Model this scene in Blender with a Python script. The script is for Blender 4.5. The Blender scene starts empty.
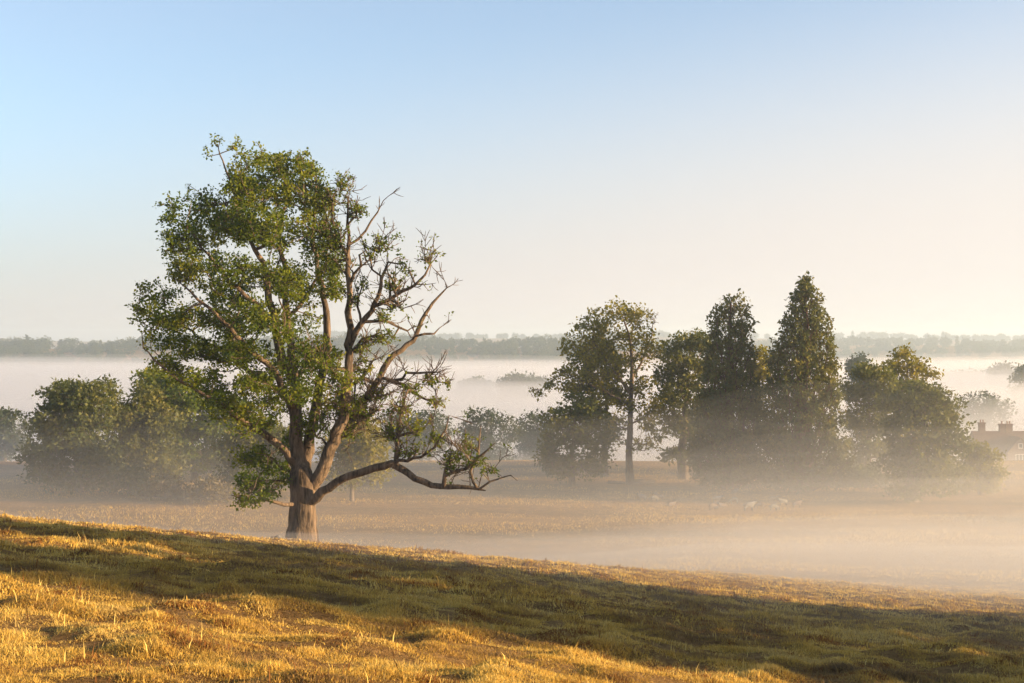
import bpy, math, random
import numpy as np
from mathutils import Vector, Matrix

R = math.radians
random.seed(7)
rng = np.random.default_rng(7)
scene = bpy.context.scene
COL = scene.collection

# ------------------------------------------------------------------ camera numbers
F = 1422.0            # focal length in pixels of a 1024 px wide picture (50 mm on 36 mm)
HY = 343.0            # the picture row of the horizon
CZ = 20.0             # camera height above the datum

def at(px, py, Y):
    return np.array([(px - 512.0) / F * Y, Y, CZ - (py - HY) / F * Y])

# ------------------------------------------------------------------ noise + terrain
def _hash(ix, iy, seed):
    h = (ix.astype(np.int64) * 374761393 + iy.astype(np.int64) * 668265263 + seed * 1442695041) & 0x7fffffff
    h = ((h ^ (h >> 13)) * 1274126177) & 0x7fffffff
    h = (h ^ (h >> 16)) & 0x7fffffff
    return h / float(0x7fffffff)

def vnoise(x, y, seed=0):
    x = np.asarray(x, float); y = np.asarray(y, float)
    ix = np.floor(x); iy = np.floor(y)
    fx = x - ix; fy = y - iy
    fx = fx * fx * (3 - 2 * fx); fy = fy * fy * (3 - 2 * fy)
    a = _hash(ix, iy, seed); b = _hash(ix + 1, iy, seed)
    c = _hash(ix, iy + 1, seed); d = _hash(ix + 1, iy + 1, seed)
    return (a * (1 - fx) + b * fx) * (1 - fy) + (c * (1 - fx) + d * fx) * fy

def fbm(x, y, seed=0, oct=4):
    s = 0; a = 0.5
    for k in range(oct):
        s = s + a * vnoise(x, y, seed + k * 17)
        x = x * 2.03 + 11.3; y = y * 2.03 - 5.7; a *= 0.5
    return s

def sstep(a, b, t):
    t = np.clip((t - a) / (b - a), 0, 1)
    return t * t * (3 - 2 * t)

def smax(a, b, k):
    h = np.clip(0.5 + 0.5 * (a - b) / k, 0, 1)
    return b * (1 - h) + a * h + k * h * (1 - h)

def terrain(x, y):
    x = np.asarray(x, float); y = np.asarray(y, float)
    yp = np.maximum(y, 0)
    u = x / np.maximum(y, 9.0)                 # the slope turns away to the right, where it runs out into the field
    u = -smax(-u, -0.32 + 0 * u, 0.1); u = smax(u, -0.8 + 0 * u, 0.3)
    rw = sstep(-0.05, 0.19, u)
    near = 18.42 - (0.0985 + 0.087 * u + 0.022 * rw) * np.maximum(y, -60) - (0.00048 - 0.00036 * rw) * yp ** 2
    near = near + 0.5 * (fbm(x / 14.0, y / 14.0, 5, 3) - 0.45)
    valley = 3.3 - 12.3 * sstep(192, 315, y) - 5.0 * sstep(315, 560, y)
    valley = valley + 1.3 * (fbm(x / 45.0 + 3, y / 30.0, 9, 3) - 0.45) * (1 - sstep(1200, 1500, y))
    valley = valley + 0.7 * np.exp(-((y - 93) / 10) ** 2) * sstep(-5, 30, x)
    r1 = 30 * np.exp(-((y - 1900) / 330.0) ** 2) * (1 - sstep(60, 420, x)) * (0.30 + 1.3 * fbm(x / 150.0, y / 900.0, 21, 2))
    r2 = 32 * np.exp(-((y - 2900) / 330.0) ** 2) * sstep(-200, 500, x) * (0.45 + 1.1 * fbm(x / 260.0, y / 900.0, 31, 2))
    r3 = 52 * np.exp(-((y - 4100) / 500.0) ** 2) * (0.5 + 1.0 * fbm(x / 420.0, y / 1200.0, 41, 2))
    z = smax(near, valley, 2.2) + r1 + r2 + r3
    hum = (1 - sstep(70, 160, y))
    z = z + hum * (0.22 * (fbm(x / 1.7, y / 1.5, 51, 3) - 0.45) + 0.48 * (np.maximum(fbm(x / 0.72, y / 0.65, 61, 2), 0.30) - 0.38))
    return z

def ground_at(x, y):
    return float(terrain(np.array([x]), np.array([y]))[0])

# ------------------------------------------------------------------ mesh helpers
def mesh_np(name, verts, quads=None, tris=None, tint=None, smooth=False):
    me = bpy.data.meshes.new(name)
    verts = np.asarray(verts, np.float32)
    nq = 0 if quads is None else len(quads)
    nt = 0 if tris is None else len(tris)
    loops = []
    if nq: loops.append(np.asarray(quads, np.int32).ravel())
    if nt: loops.append(np.asarray(tris, np.int32).ravel())
    loops = np.concatenate(loops)
    me.vertices.add(len(verts)); me.vertices.foreach_set('co', verts.ravel())
    me.loops.add(len(loops)); me.loops.foreach_set('vertex_index', loops)
    me.polygons.add(nq + nt)
    start = np.concatenate([np.arange(nq) * 4, nq * 4 + np.arange(nt) * 3]).astype(np.int32)
    me.polygons.foreach_set('loop_start', start)
    if smooth:
        me.polygons.foreach_set('use_smooth', np.ones(nq + nt, bool))
    if tint is not None:
        a = me.attributes.new('tint', 'FLOAT', 'POINT')
        a.data.foreach_set('value', np.asarray(tint, np.float32))
    me.update(calc_edges=True)
    return me

def link(name, me, mat=None, parent=None):
    o = bpy.data.objects.new(name, me)
    COL.objects.link(o)
    if mat is not None:
        me.materials.append(mat)
    if parent is not None:
        o.parent = parent
    return o

def tag(o, label=None, cat=None, group=None, kind=None):
    if label: o['label'] = label
    if cat: o['category'] = cat
    if group: o['group'] = group
    if kind: o['kind'] = kind
    return o

def empty(name, loc, label=None, cat=None, group=None, rz=0.0):
    o = bpy.data.objects.new(name, None)
    o.empty_display_size = 0.5
    COL.objects.link(o)
    o.location = loc; o.rotation_euler = (0, 0, rz)
    return tag(o, label, cat, group)

def copy_tree(o, parent=None):
    c = o.copy(); COL.objects.link(c)
    if parent is not None:
        c.parent = parent
    for ch in [q for q in bpy.data.objects if q.parent == o]:
        copy_tree(ch, c)
    return c

# ------------------------------------------------------------------ materials
def new_mat(name):
    m = bpy.data.materials.new(name); m.use_nodes = True
    nt = m.node_tree; nt.nodes.clear()
    return m, nt, nt.nodes, nt.links

def ramp(nd, stops):
    r = nd.new('ShaderNodeValToRGB')
    el = r.color_ramp.elements
    while len(el) > 1: el.remove(el[-1])
    el[0].position = stops[0][0]; el[0].color = (*stops[0][1], 1)
    for p, c in stops[1:]:
        e = el.new(p); e.color = (*c, 1)
    return r

def leaf_mat(name, stops, trans=0.35, rough=0.6, tcol=1.5, scale=0.25):
    m, nt, nd, ln = new_mat(name)
    at_ = nd.new('ShaderNodeAttribute'); at_.attribute_name = 'tint'
    tc = nd.new('ShaderNodeTexCoord')
    nz = nd.new('ShaderNodeTexNoise'); nz.inputs['Scale'].default_value = scale; nz.inputs['Detail'].default_value = 2
    ln.new(tc.outputs['Object'], nz.inputs['Vector'])
    ad = nd.new('ShaderNodeMath'); ad.operation = 'MULTIPLY_ADD'
    ln.new(nz.outputs['Fac'], ad.inputs[0]); ad.inputs[1].default_value = 0.9
    sb = nd.new('ShaderNodeMath'); sb.operation = 'MULTIPLY_ADD'
    ln.new(at_.outputs['Fac'], sb.inputs[0]); sb.inputs[1].default_value = 0.55; sb.inputs[2].default_value = -0.22
    ln.new(sb.outputs[0], ad.inputs[2])
    cr = ramp(nd, stops); ln.new(ad.outputs[0], cr.inputs['Fac'])
    df = nd.new('ShaderNodeBsdfDiffuse'); ln.new(cr.outputs['Color'], df.inputs['Color'])
    mu = nd.new('ShaderNodeMix'); mu.data_type = 'RGBA'; mu.blend_type = 'MULTIPLY'; mu.inputs['Factor'].default_value = 1
    ln.new(cr.outputs['Color'], mu.inputs['A']); mu.inputs['B'].default_value = (tcol * 1.1, tcol * 1.15, tcol * 0.45, 1)
    tr = nd.new('ShaderNodeBsdfTranslucent'); ln.new(mu.outputs['Result'], tr.inputs['Color'])
    mx = nd.new('ShaderNodeMixShader'); mx.inputs['Fac'].default_value = trans
    ln.new(df.outputs[0], mx.inputs[1]); ln.new(tr.outputs[0], mx.inputs[2])
    gl = nd.new('ShaderNodeBsdfGlossy'); gl.inputs['Roughness'].default_value = 0.45; gl.inputs['Color'].default_value = (1, 1, 1, 1)
    m2 = nd.new('ShaderNodeMixShader'); m2.inputs['Fac'].default_value = 0.006
    ln.new(mx.outputs[0], m2.inputs[1]); ln.new(gl.outputs[0], m2.inputs[2])
    out = nd.new('ShaderNodeOutputMaterial'); ln.new(m2.outputs[0], out.inputs['Surface'])
    return m

def bark_mat(name, dark, light, scale=1.0):
    m, nt, nd, ln = new_mat(name)
    tc = nd.new('ShaderNodeTexCoord')
    mp = nd.new('ShaderNodeMapping'); mp.inputs['Scale'].default_value = (scale * 5, scale * 5, scale * 0.9)
    ln.new(tc.outputs['Object'], mp.inputs['Vector'])
    n1 = nd.new('ShaderNodeTexNoise'); n1.inputs['Scale'].default_value = 1.6; n1.inputs['Detail'].default_value = 6; n1.inputs['Roughness'].default_value = 0.65
    ln.new(mp.outputs[0], n1.inputs['Vector'])
    n2 = nd.new('ShaderNodeTexNoise'); n2.inputs['Scale'].default_value = 0.7; n2.inputs['Detail'].default_value = 3
    ln.new(tc.outputs['Object'], n2.inputs['Vector'])
    ad = nd.new('ShaderNodeMath'); ad.operation = 'MULTIPLY_ADD'; ad.inputs[1].default_value = 0.6
    ln.new(n2.outputs['Fac'], ad.inputs[0])
    ml = nd.new('ShaderNodeMath'); ml.operation = 'MULTIPLY_ADD'; ml.inputs[1].default_value = 1.5; ml.inputs[2].default_value = -0.55
    ln.new(n1.outputs['Fac'], ml.inputs[0]); ln.new(ml.outputs[0], ad.inputs[2])
    cr = ramp(nd, [(0.25, dark), (0.75, light)]); ln.new(ad.outputs[0], cr.inputs['Fac'])
    bp = nd.new('ShaderNodeBump'); bp.inputs['Strength'].default_value = 0.9; bp.inputs['Distance'].default_value = 0.12
    ln.new(n1.outputs['Fac'], bp.inputs['Height'])
    bs = nd.new('ShaderNodeBsdfPrincipled'); bs.inputs['Roughness'].default_value = 0.9
    bs.inputs['Specular IOR Level'].default_value = 0.15
    ln.new(cr.outputs['Color'], bs.inputs['Base Color']); ln.new(bp.outputs[0], bs.inputs['Normal'])
    out = nd.new('ShaderNodeOutputMaterial'); ln.new(bs.outputs[0], out.inputs['Surface'])
    return m

def noise_mat(name, stops, scale=6.0, rough=0.85, detail=4, bump=0.3, dist=0.03):
    m, nt, nd, ln = new_mat(name)
    tc = nd.new('ShaderNodeTexCoord')
    n1 = nd.new('ShaderNodeTexNoise'); n1.inputs['Scale'].default_value = scale; n1.inputs['Detail'].default_value = detail
    ln.new(tc.outputs['Object'], n1.inputs['Vector'])
    cr = ramp(nd, stops); ln.new(n1.outputs['Fac'], cr.inputs['Fac'])
    bp = nd.new('ShaderNodeBump'); bp.inputs['Strength'].default_value = bump; bp.inputs['Distance'].default_value = dist
    ln.new(n1.outputs['Fac'], bp.inputs['Height'])
    bs = nd.new('ShaderNodeBsdfPrincipled'); bs.inputs['Roughness'].default_value = rough
    bs.inputs['Specular IOR Level'].default_value = 0.2
    ln.new(cr.outputs['Color'], bs.inputs['Base Color']); ln.new(bp.outputs[0], bs.inputs['Normal'])
    out = nd.new('ShaderNodeOutputMaterial'); ln.new(bs.outputs[0], out.inputs['Surface'])
    return m

def volume_mat(name, density, color=(1, 1, 1), g=0.3):
    m, nt, nd, ln = new_mat(name)
    v = nd.new('ShaderNodeVolumePrincipled')
    v.inputs['Color'].default_value = (*color, 1)
    v.inputs['Density'].default_value = density
    v.inputs['Anisotropy'].default_value = g
    v.inputs['Density Attribute'].default_value = ''
    out = nd.new('ShaderNodeOutputMaterial'); ln.new(v.outputs[0], out.inputs['Volume'])
    return m

def grass_mat(name, stops, trans=0.3, scale=0.35):
    m, nt, nd, ln = new_mat(name)
    at_ = nd.new('ShaderNodeAttribute'); at_.attribute_name = 'tint'
    cr = ramp(nd, stops); ln.new(at_.outputs['Fac'], cr.inputs['Fac'])
    df = nd.new('ShaderNodeBsdfDiffuse'); ln.new(cr.outputs['Color'], df.inputs['Color'])
    tr = nd.new('ShaderNodeBsdfTranslucent'); ln.new(cr.outputs['Color'], tr.inputs['Color'])
    mx = nd.new('ShaderNodeMixShader'); mx.inputs['Fac'].default_value = trans
    ln.new(df.outputs[0], mx.inputs[1]); ln.new(tr.outputs[0], mx.inputs[2])
    out = nd.new('ShaderNodeOutputMaterial'); ln.new(mx.outputs[0], out.inputs['Surface'])
    return m

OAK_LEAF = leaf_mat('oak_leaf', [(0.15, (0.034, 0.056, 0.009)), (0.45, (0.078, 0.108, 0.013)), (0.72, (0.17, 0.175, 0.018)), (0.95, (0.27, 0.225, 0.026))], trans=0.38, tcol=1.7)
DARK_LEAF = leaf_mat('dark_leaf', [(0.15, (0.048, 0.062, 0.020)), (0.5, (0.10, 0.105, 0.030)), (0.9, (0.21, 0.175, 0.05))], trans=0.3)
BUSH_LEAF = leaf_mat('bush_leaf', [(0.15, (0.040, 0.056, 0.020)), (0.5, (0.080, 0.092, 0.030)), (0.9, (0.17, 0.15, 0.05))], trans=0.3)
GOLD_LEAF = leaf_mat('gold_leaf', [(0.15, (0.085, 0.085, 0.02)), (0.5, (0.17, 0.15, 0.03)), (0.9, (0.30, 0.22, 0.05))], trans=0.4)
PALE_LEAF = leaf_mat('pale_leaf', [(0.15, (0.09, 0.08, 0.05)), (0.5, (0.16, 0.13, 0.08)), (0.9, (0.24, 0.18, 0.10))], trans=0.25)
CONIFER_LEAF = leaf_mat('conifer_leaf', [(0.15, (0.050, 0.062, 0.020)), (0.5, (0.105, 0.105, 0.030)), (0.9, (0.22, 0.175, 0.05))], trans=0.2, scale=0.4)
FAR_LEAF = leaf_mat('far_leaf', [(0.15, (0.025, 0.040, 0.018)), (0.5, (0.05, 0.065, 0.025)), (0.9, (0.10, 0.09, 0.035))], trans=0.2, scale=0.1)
BARK = bark_mat('oak_bark', (0.022, 0.016, 0.012), (0.22, 0.155, 0.105), 0.7)
BARK2 = bark_mat('grey_bark', (0.05, 0.036, 0.026), (0.22, 0.16, 0.11))
BARK3 = bark_mat('red_bark', (0.05, 0.028, 0.02), (0.17, 0.09, 0.055))

# ------------------------------------------------------------------ tree growing
def smooth_poly(pts, rad, step):
    """Catmull-Rom through pts (n,3), radii interpolated; points about STEP apart"""
    P = np.asarray(pts, float); r = np.asarray(rad, float)
    P = np.vstack([2 * P[0] - P[1], P, 2 * P[-1] - P[-2]])
    out = []; rr = []
    n = len(r)
    for i in range(n - 1):
        p0, p1, p2, p3 = P[i], P[i + 1], P[i + 2], P[i + 3]
        m = max(1, int(np.linalg.norm(p2 - p1) / step))
        for k in range(m):
            t = k / m
            out.append(0.5 * ((2 * p1) + (p2 - p0) * t + (2 * p0 - 5 * p1 + 4 * p2 - p3) * t * t + (3 * p1 - p0 - 3 * p2 + p3) * t ** 3))
            rr.append(r[i] * (1 - t) + r[i + 1] * t)
    out.append(P[-2]); rr.append(r[-1])
    return np.array(out), np.array(rr)

class Grow:
    def __init__(self, tip=0.02, power=0.45, bf=0.25):
        self.P = []; self.par = []; self.r = []; self.part = []; self.L = []
        self.tip = tip; self.power = power; self.bf = bf
    def add(self, p, par, r, part):
        self.P.append(np.asarray(p, float)); self.par.append(par); self.r.append(r); self.part.append(part)
        self.L.append(0.0 if par < 0 else self.L[par] + float(np.linalg.norm(self.P[par] - self.P[-1])))
        return len(self.P) - 1
    def limb(self, pts, rad, part, step=0.5, wig=0.05, root=False):
        pts, rad = smooth_poly(pts, rad, step)
        pts[1:-1] += rng.normal(0, wig, (len(pts) - 2, 3)) if len(pts) > 2 else 0
        par = -1
        if not root and self.P:
            A = np.array(self.P)
            par = int(np.argmin(np.linalg.norm(A - pts[0], axis=1)))
        for k, (p, r) in enumerate(zip(pts, rad)):
            par = self.add(p, par, float(r), part)
        return par
    def grow(self, att, wig=0.10, step=0.7, droop=0.0, maxd=None):
        """connect each attractor to the nearest place of the skeleton"""
        A = np.array(self.P)
        cap = len(A) + len(att) * 10
        buf = np.zeros((cap, 3)); buf[:len(A)] = A
        Lb = np.zeros(cap); Lb[:len(A)] = self.L
        n = len(A)
        att = np.asarray(att)
        d0 = np.min(np.linalg.norm(att[:, None, :] - A[None], axis=2), axis=1)
        order = np.argsort(d0 * rng.uniform(0.8, 1.2, len(att)))
        tips = []
        for i in order:
            a = att[i]
            v = a - buf[:n]
            d = np.sqrt((v * v).sum(1))
            j = int(np.argmin(d + self.bf * Lb[:n] + 0.5 * np.maximum(-v[:, 2], 0)))
            p0 = buf[j]; dd = d[j]
            m = max(1, min(8, int(dd / step)))
            part = self.part[j]; par = j
            side = rng.normal(0, 1, 3); side *= dd * wig / (np.linalg.norm(side) + 1e-6)
            for k in range(1, m + 1):
                t = k / m
                q = p0 * (1 - t) + a * t + side * math.sin(math.pi * t)
                q = q + np.array([0, 0, dd * 0.10 * math.sin(math.pi * t) - droop * t * dd])
                if k < m: q = q + rng.normal(0, 0.06 * dd / m, 3)
                par = self.add(q, par, None, part)
                buf[n] = q; Lb[n] = self.L[par]; n += 1
            tips.append(par)
        return tips
    def shoots(self, n, ok, length, up=0.5, sub=3, spread=0.55):
        """thin upright twigs with side twigs, sprouting from the nodes OK(i) accepts; returns the tips"""
        cand = [i for i in range(len(self.P)) if self.par[i] >= 0 and ok(i)]
        tips = []
        for i in rng.choice(cand, n):
            t = self.P[i] - self.P[self.par[i]]; t = t / (np.linalg.norm(t) + 1e-9)
            d = t * 0.7 + rng.normal(0, spread, 3) + np.array([0, 0, up]); d /= np.linalg.norm(d)
            L = length * rng.uniform(0.4, 1.3); m = 5; par = i; p = self.P[i]; mids = []
            for k in range(m):
                d = d + rng.normal(0, 0.16, 3) + np.array([0, 0, 0.07]); d /= np.linalg.norm(d)
                p = p + d * L / m; par = self.add(p, par, None, self.part[i]); mids.append((par, d))
            tips.append(par)
            for _ in range(sub):
                j, dj = mids[rng.integers(0, m - 1)]
                e = dj + rng.normal(0, 0.5, 3); e /= np.linalg.norm(e); q = self.P[j]; par = j
                for k in range(3):
                    e = e + rng.normal(0, 0.15, 3) + np.array([0, 0, 0.08]); e /= np.linalg.norm(e)
                    q = q + e * L * 0.16; par = self.add(q, par, None, self.part[i])
                tips.append(par)
        return tips
    def finish(self):
        n = len(self.P)
        flow = np.zeros(n); kids = [[] for _ in range(n)]
        for i in range(n):
            if self.par[i] >= 0: kids[self.par[i]].append(i)
        for i in range(n - 1, -1, -1):
            if not kids[i]: flow[i] = 1
            if self.par[i] >= 0: flow[self.par[i]] += flow[i]
        for i in range(n):
            if self.r[i] is None:
                r = self.tip * flow[i] ** self.power
                if self.par[i] >= 0: r = min(r, 0.8 * self.r[self.par[i]] if self.r[self.par[i]] > self.tip * 1.3 else self.r[self.par[i]])
                self.r[i] = r
        self.kids = kids; self.flow = flow
    def tubes(self, part, sides=6, base_fn=None):
        """(verts, quads) of all chains of one part"""
        V = []; Q = []; nv = 0
        P = self.P; r = self.r
        starts = []
        for i in range(len(P)):
            if self.part[i] != part: continue
            p = self.par[i]
            if p < 0 or self.part[p] != part: starts.append(i); continue
            main = max((k for k in self.kids[p] if self.part[k] == part), key=lambda k: r[k] + 1e-6 * self.flow[k])
            if main != i: starts.append(i)
        for s in starts:
            chain = [s]
            while True:
                ks = [k for k in self.kids[chain[-1]] if self.part[k] == part]
                if not ks: break
                chain.append(max(ks, key=lambda k: r[k] + 1e-6 * self.flow[k]))
            pts = [P[i] for i in chain]; rad = [r[i] for i in chain]
            if self.par[s] >= 0:
                pts = [P[self.par[s]]] + pts
                rad = [min(r[self.par[s]], rad[0] * 1.25)] + rad
            if len(pts) < 2: continue
            pts = np.array(pts); rad = np.array(rad)
            ns = sides if rad[0] > 0.12 else (5 if rad[0] > 0.05 else 3)
            if rad[0] > 0.45: ns = 20
            T = np.gradient(pts, axis=0)
            T /= np.linalg.norm(T, axis=1)[:, None] + 1e-9
            u = np.cross(T[0], [0.31, 0.87, 0.11]); u /= np.linalg.norm(u) + 1e-9
            ang = np.arange(ns) * 2 * math.pi / ns
            ph = rng.uniform(0, 6.28)
            for k in range(len(pts)):
                u = u - T[k] * np.dot(u, T[k]); u /= np.linalg.norm(u) + 1e-9
                w = np.cross(T[k], u)
                rr = rad[k]
                lob = np.ones(ns)
                if rr > 0.12:
                    lob = 1 + 0.07 * np.sin(ang * 3 + ph + 0.6 * k * 0.3) + 0.05 * np.sin(ang * 7 + ph * 2) + rng.normal(0, 0.025, ns)
                if k == len(pts) - 1: rr *= 0.6
                V.append(pts[k] + rr * lob[:, None] * (np.cos(ang)[:, None] * u + np.sin(ang)[:, None] * w))
                if k:
                    a = nv + (k - 1) * ns + np.arange(ns); b = nv + (k - 1) * ns + (np.arange(ns) + 1) % ns
                    Q.append(np.stack([a, b, b + ns, a + ns], 1))
            nv += len(pts) * ns
        if not V: return None
        return np.vstack(V), np.vstack(Q)

def leaves(centres, n_each, spread, size, flat=0.75, aspect=0.62, droop=0.0, tint_c=None, jitter=0.65):
    """diamond leaves in clusters round the centres"""
    c = np.asarray(centres, float)
    N = len(c) * n_each
    base = np.repeat(c, n_each, axis=0)
    off = rng.normal(0, 1, (N, 3)); off /= np.linalg.norm(off, axis=1)[:, None]
    off *= (rng.uniform(0, 1, N) ** 0.5)[:, None] * spread
    off[:, 2] *= flat
    p = base + off
    d = rng.normal(0, 1, (N, 3)) + off / spread * 0.8; d[:, 2] -= droop
    d /= np.linalg.norm(d, axis=1)[:, None]
    w = np.cross(d, rng.normal(0, 1, (N, 3))); w /= np.linalg.norm(w, axis=1)[:, None] + 1e-9
    nrm = np.cross(d, w)
    s = size * rng.uniform(1 - jitter, 1 + jitter, N)
    L = d * s[:, None]; W = w * (s * aspect * 0.5)[:, None]; B = nrm * (s * rng.uniform(-0.18, 0.18, N))[:, None]
    v = np.stack([p, p + L * 0.45 + W + B, p + L, p + L * 0.45 - W + B], 1).reshape(-1, 3)
    q = np.arange(N * 4).reshape(-1, 4)
    t = rng.uniform(0, 1, N)
    if tint_c is not None:
        t = 0.45 * t + 0.55 * np.repeat(tint_c, n_each)
    return v, q, np.repeat(t, 4)

def blob_points(blobs, Y, base, n_per_m3=None, total=400, depth=None, shell=0.0):
    """attractor points in ellipsoids given as picture (x, y, rx, ry[, depth offset m[, depth radius m[, weight]]])"""
    k = Y / F
    W = []
    for b in blobs:
        w = b[6] if len(b) > 6 else 1.0
        W.append(b[2] * b[3] * w)
    W = np.array(W) / sum(W)
    out = []
    for b, w in zip(blobs, W):
        n = max(2, int(round(w * total)))
        dy = b[4] if len(b) > 4 and b[4] is not None else 0.0
        ry = b[5] if len(b) > 5 and b[5] is not None else 0.9 * b[2] * k
        u = rng.normal(0, 1, (n, 3)); u /= np.linalg.norm(u, axis=1)[:, None]
        u *= (shell + (1 - shell) * rng.uniform(0, 1, n) ** 0.4)[:, None]
        c = at(b[0], b[1], Y) - base
        out.append(c + u * np.array([b[2] * k, ry, b[3] * k]) + np.array([0, dy, 0]))
    return np.vstack(out)

# ================================================================== SETTING
def graded(lo, hi, fine_lo, fine_hi, d, g):
    a = list(np.arange(fine_lo, fine_hi, d))
    s = d; x = a[-1]; up = []
    while x < hi:
        s *= g; x += s; up.append(min(x, hi))
    s = d; x = fine_lo; dn = []
    while x > lo:
        s *= g; x -= s; dn.append(max(x, lo))
    return np.array(dn[::-1] + a + up)

def build_ground():
    xs = graded(-4200, 4200, -34, 34, 0.34, 1.05)
    ys = graded(-120, 5600, 4, 72, 0.34, 1.045)
    X, Yg = np.meshgrid(xs, ys)
    Z = terrain(X, Yg)
    v = np.stack([X, Yg, Z], -1).reshape(-1, 3)
    nx, ny = len(xs), len(ys)
    i = np.arange(nx - 1)[None] + nx * np.arange(ny - 1)[:, None]
    q = np.stack([i, i + 1, i + nx + 1, i + nx], -1).reshape(-1, 4)
    me = mesh_np('ground', v, q, smooth=True)
    m, nt, nd, ln = new_mat('pasture')
    tc = nd.new('ShaderNodeTexCoord')
    def nz(scale, detail=4, rough=0.55, vec=None):
        n = nd.new('ShaderNodeTexNoise'); n.inputs['Scale'].default_value = scale
        n.inputs['Detail'].default_value = detail; n.inputs['Roughness'].default_value = rough
        ln.new(vec if vec is not None else tc.outputs['Object'], n.inputs['Vector'])
        return n
    mp = nd.new('ShaderNodeMapping'); mp.inputs['Scale'].default_value = (0.28, 1.3, 1.0)
    ln.new(tc.outputs['Object'], mp.inputs['Vector'])
    big = nz(0.09, 5, 0.6, mp.outputs[0]); mid = nz(0.9, 5, 0.65); fine = nz(9.0, 6, 0.75)
    a1 = nd.new('ShaderNodeMath'); a1.operation = 'MULTIPLY_ADD'; a1.inputs[1].default_value = 0.42
    ln.new(mid.outputs['Fac'], a1.inputs[0])
    a0 = nd.new('ShaderNodeMath'); a0.operation = 'MULTIPLY'; a0.inputs[1].default_value = 0.63; ln.new(big.outputs['Fac'], a0.inputs[0])
    ln.new(a0.outputs[0], a1.inputs[2])
    cr = ramp(nd, [(0.30, (0.12, 0.082, 0.036)), (0.45, (0.22, 0.132, 0.055)), (0.56, (0.34, 0.198, 0.08)), (0.72, (0.44, 0.275, 0.12))])
    ln.new(a1.outputs[0], cr.inputs['Fac'])
    cf = ramp(nd, [(0.32, (0.30, 0.27, 0.24)), (0.62, (1.1, 1.1, 1.05))]); ln.new(fine.outputs['Fac'], cf.inputs['Fac'])
    mu = nd.new('ShaderNodeMix'); mu.data_type = 'RGBA'; mu.blend_type = 'MULTIPLY'; mu.inputs['Factor'].default_value = 0.8
    ln.new(cr.outputs['Color'], mu.inputs['A']); ln.new(cf.outputs['Color'], mu.inputs['B'])
    bp = nd.new('ShaderNodeBump'); bp.inputs['Strength'].default_value = 0.8; bp.inputs['Distance'].default_value = 0.25
    ln.new(fine.outputs['Fac'], bp.inputs['Height'])
    b2 = nd.new('ShaderNodeBump'); b2.inputs['Strength'].default_value = 0.7; b2.inputs['Distance'].default_value = 0.5
    ln.new(mid.outputs['Fac'], b2.inputs['Height']); ln.new(bp.outputs[0], b2.inputs['Normal'])
    bs = nd.new('ShaderNodeBsdfDiffuse')
    ln.new(mu.outputs['Result'], bs.inputs['Color']); ln.new(b2.outputs[0], bs.inputs['Normal'])
    out = nd.new('ShaderNodeOutputMaterial'); ln.new(bs.outputs[0], out.inputs['Surface'])
    o = link('ground', me, m)
    tag(o, 'rolling dry pasture falling from the near slope into the misty valley', 'ground', kind='structure')
build_ground()

# ------------------------------------------------------------------ grass
def blades(x, y, h, w, lean=0.5, tint=None, name='grass', mat=None, label=None):
    N = len(x)
    z = terrain(x, y) - 0.02
    az = rng.uniform(0, 2 * math.pi, N)
    la = rng.uniform(0.1, 1.0, N) * lean
    laz = rng.uniform(0, 2 * math.pi, N)
    p = np.stack([x, y, z], 1)
    side = np.stack([np.cos(az), np.sin(az), 0 * az], 1) * (w * 0.5)[:, None]
    ld = np.stack([np.cos(laz) * la, np.sin(laz) * la, 0 * la], 1)
    mid = p + ld * (h * 0.30)[:, None] + np.array([0, 0, 1.0]) * (h * 0.55)[:, None]
    tip = p + ld * (h * 1.0)[:, None] + np.array([0, 0, 1.0]) * (h * np.sqrt(np.maximum(0.25, 1 - 0.5 * la ** 2)))[:, None]
    v = np.stack([p - side, p + side, mid + side * 0.8, mid - side * 0.8, tip], 1).reshape(-1, 3)
    b = np.arange(N) * 5
    q = np.stack([b, b + 1, b + 2, b + 3], 1)
    t = np.stack([b + 3, b + 2, b + 4], 1)
    return v, q, t, np.repeat(tint, 5)

GRASS = grass_mat('dry_grass', [(0.0, (0.20, 0.132, 0.066)), (0.2, (0.32, 0.200, 0.084)), (0.42, (0.48, 0.305, 0.075)), (0.62, (0.68, 0.44, 0.09)), (0.8, (0.78, 0.58, 0.19)), (0.93, (0.28, 0.13, 0.04)), (1.0, (0.20, 0.085, 0.03))], trans=0.35)

def scatter(y0, y1, per_m2, margin, xlim=None):
    area = 0.5 * (0.76 * y0 + 0.76 * y1 + 4 * margin) * (y1 - y0)
    n = int(area * per_m2)
    ymax = y1
    y = rng.uniform(y0, y1, int(n * 1.8)); hw = 0.38 * y + margin
    keep = rng.uniform(0, 1, len(y)) < hw / (0.38 * ymax + margin)
    y = y[keep][:n]; hw = hw[keep][:n]
    x = rng.uniform(-1, 1, len(y)) * hw
    return x, y

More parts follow.
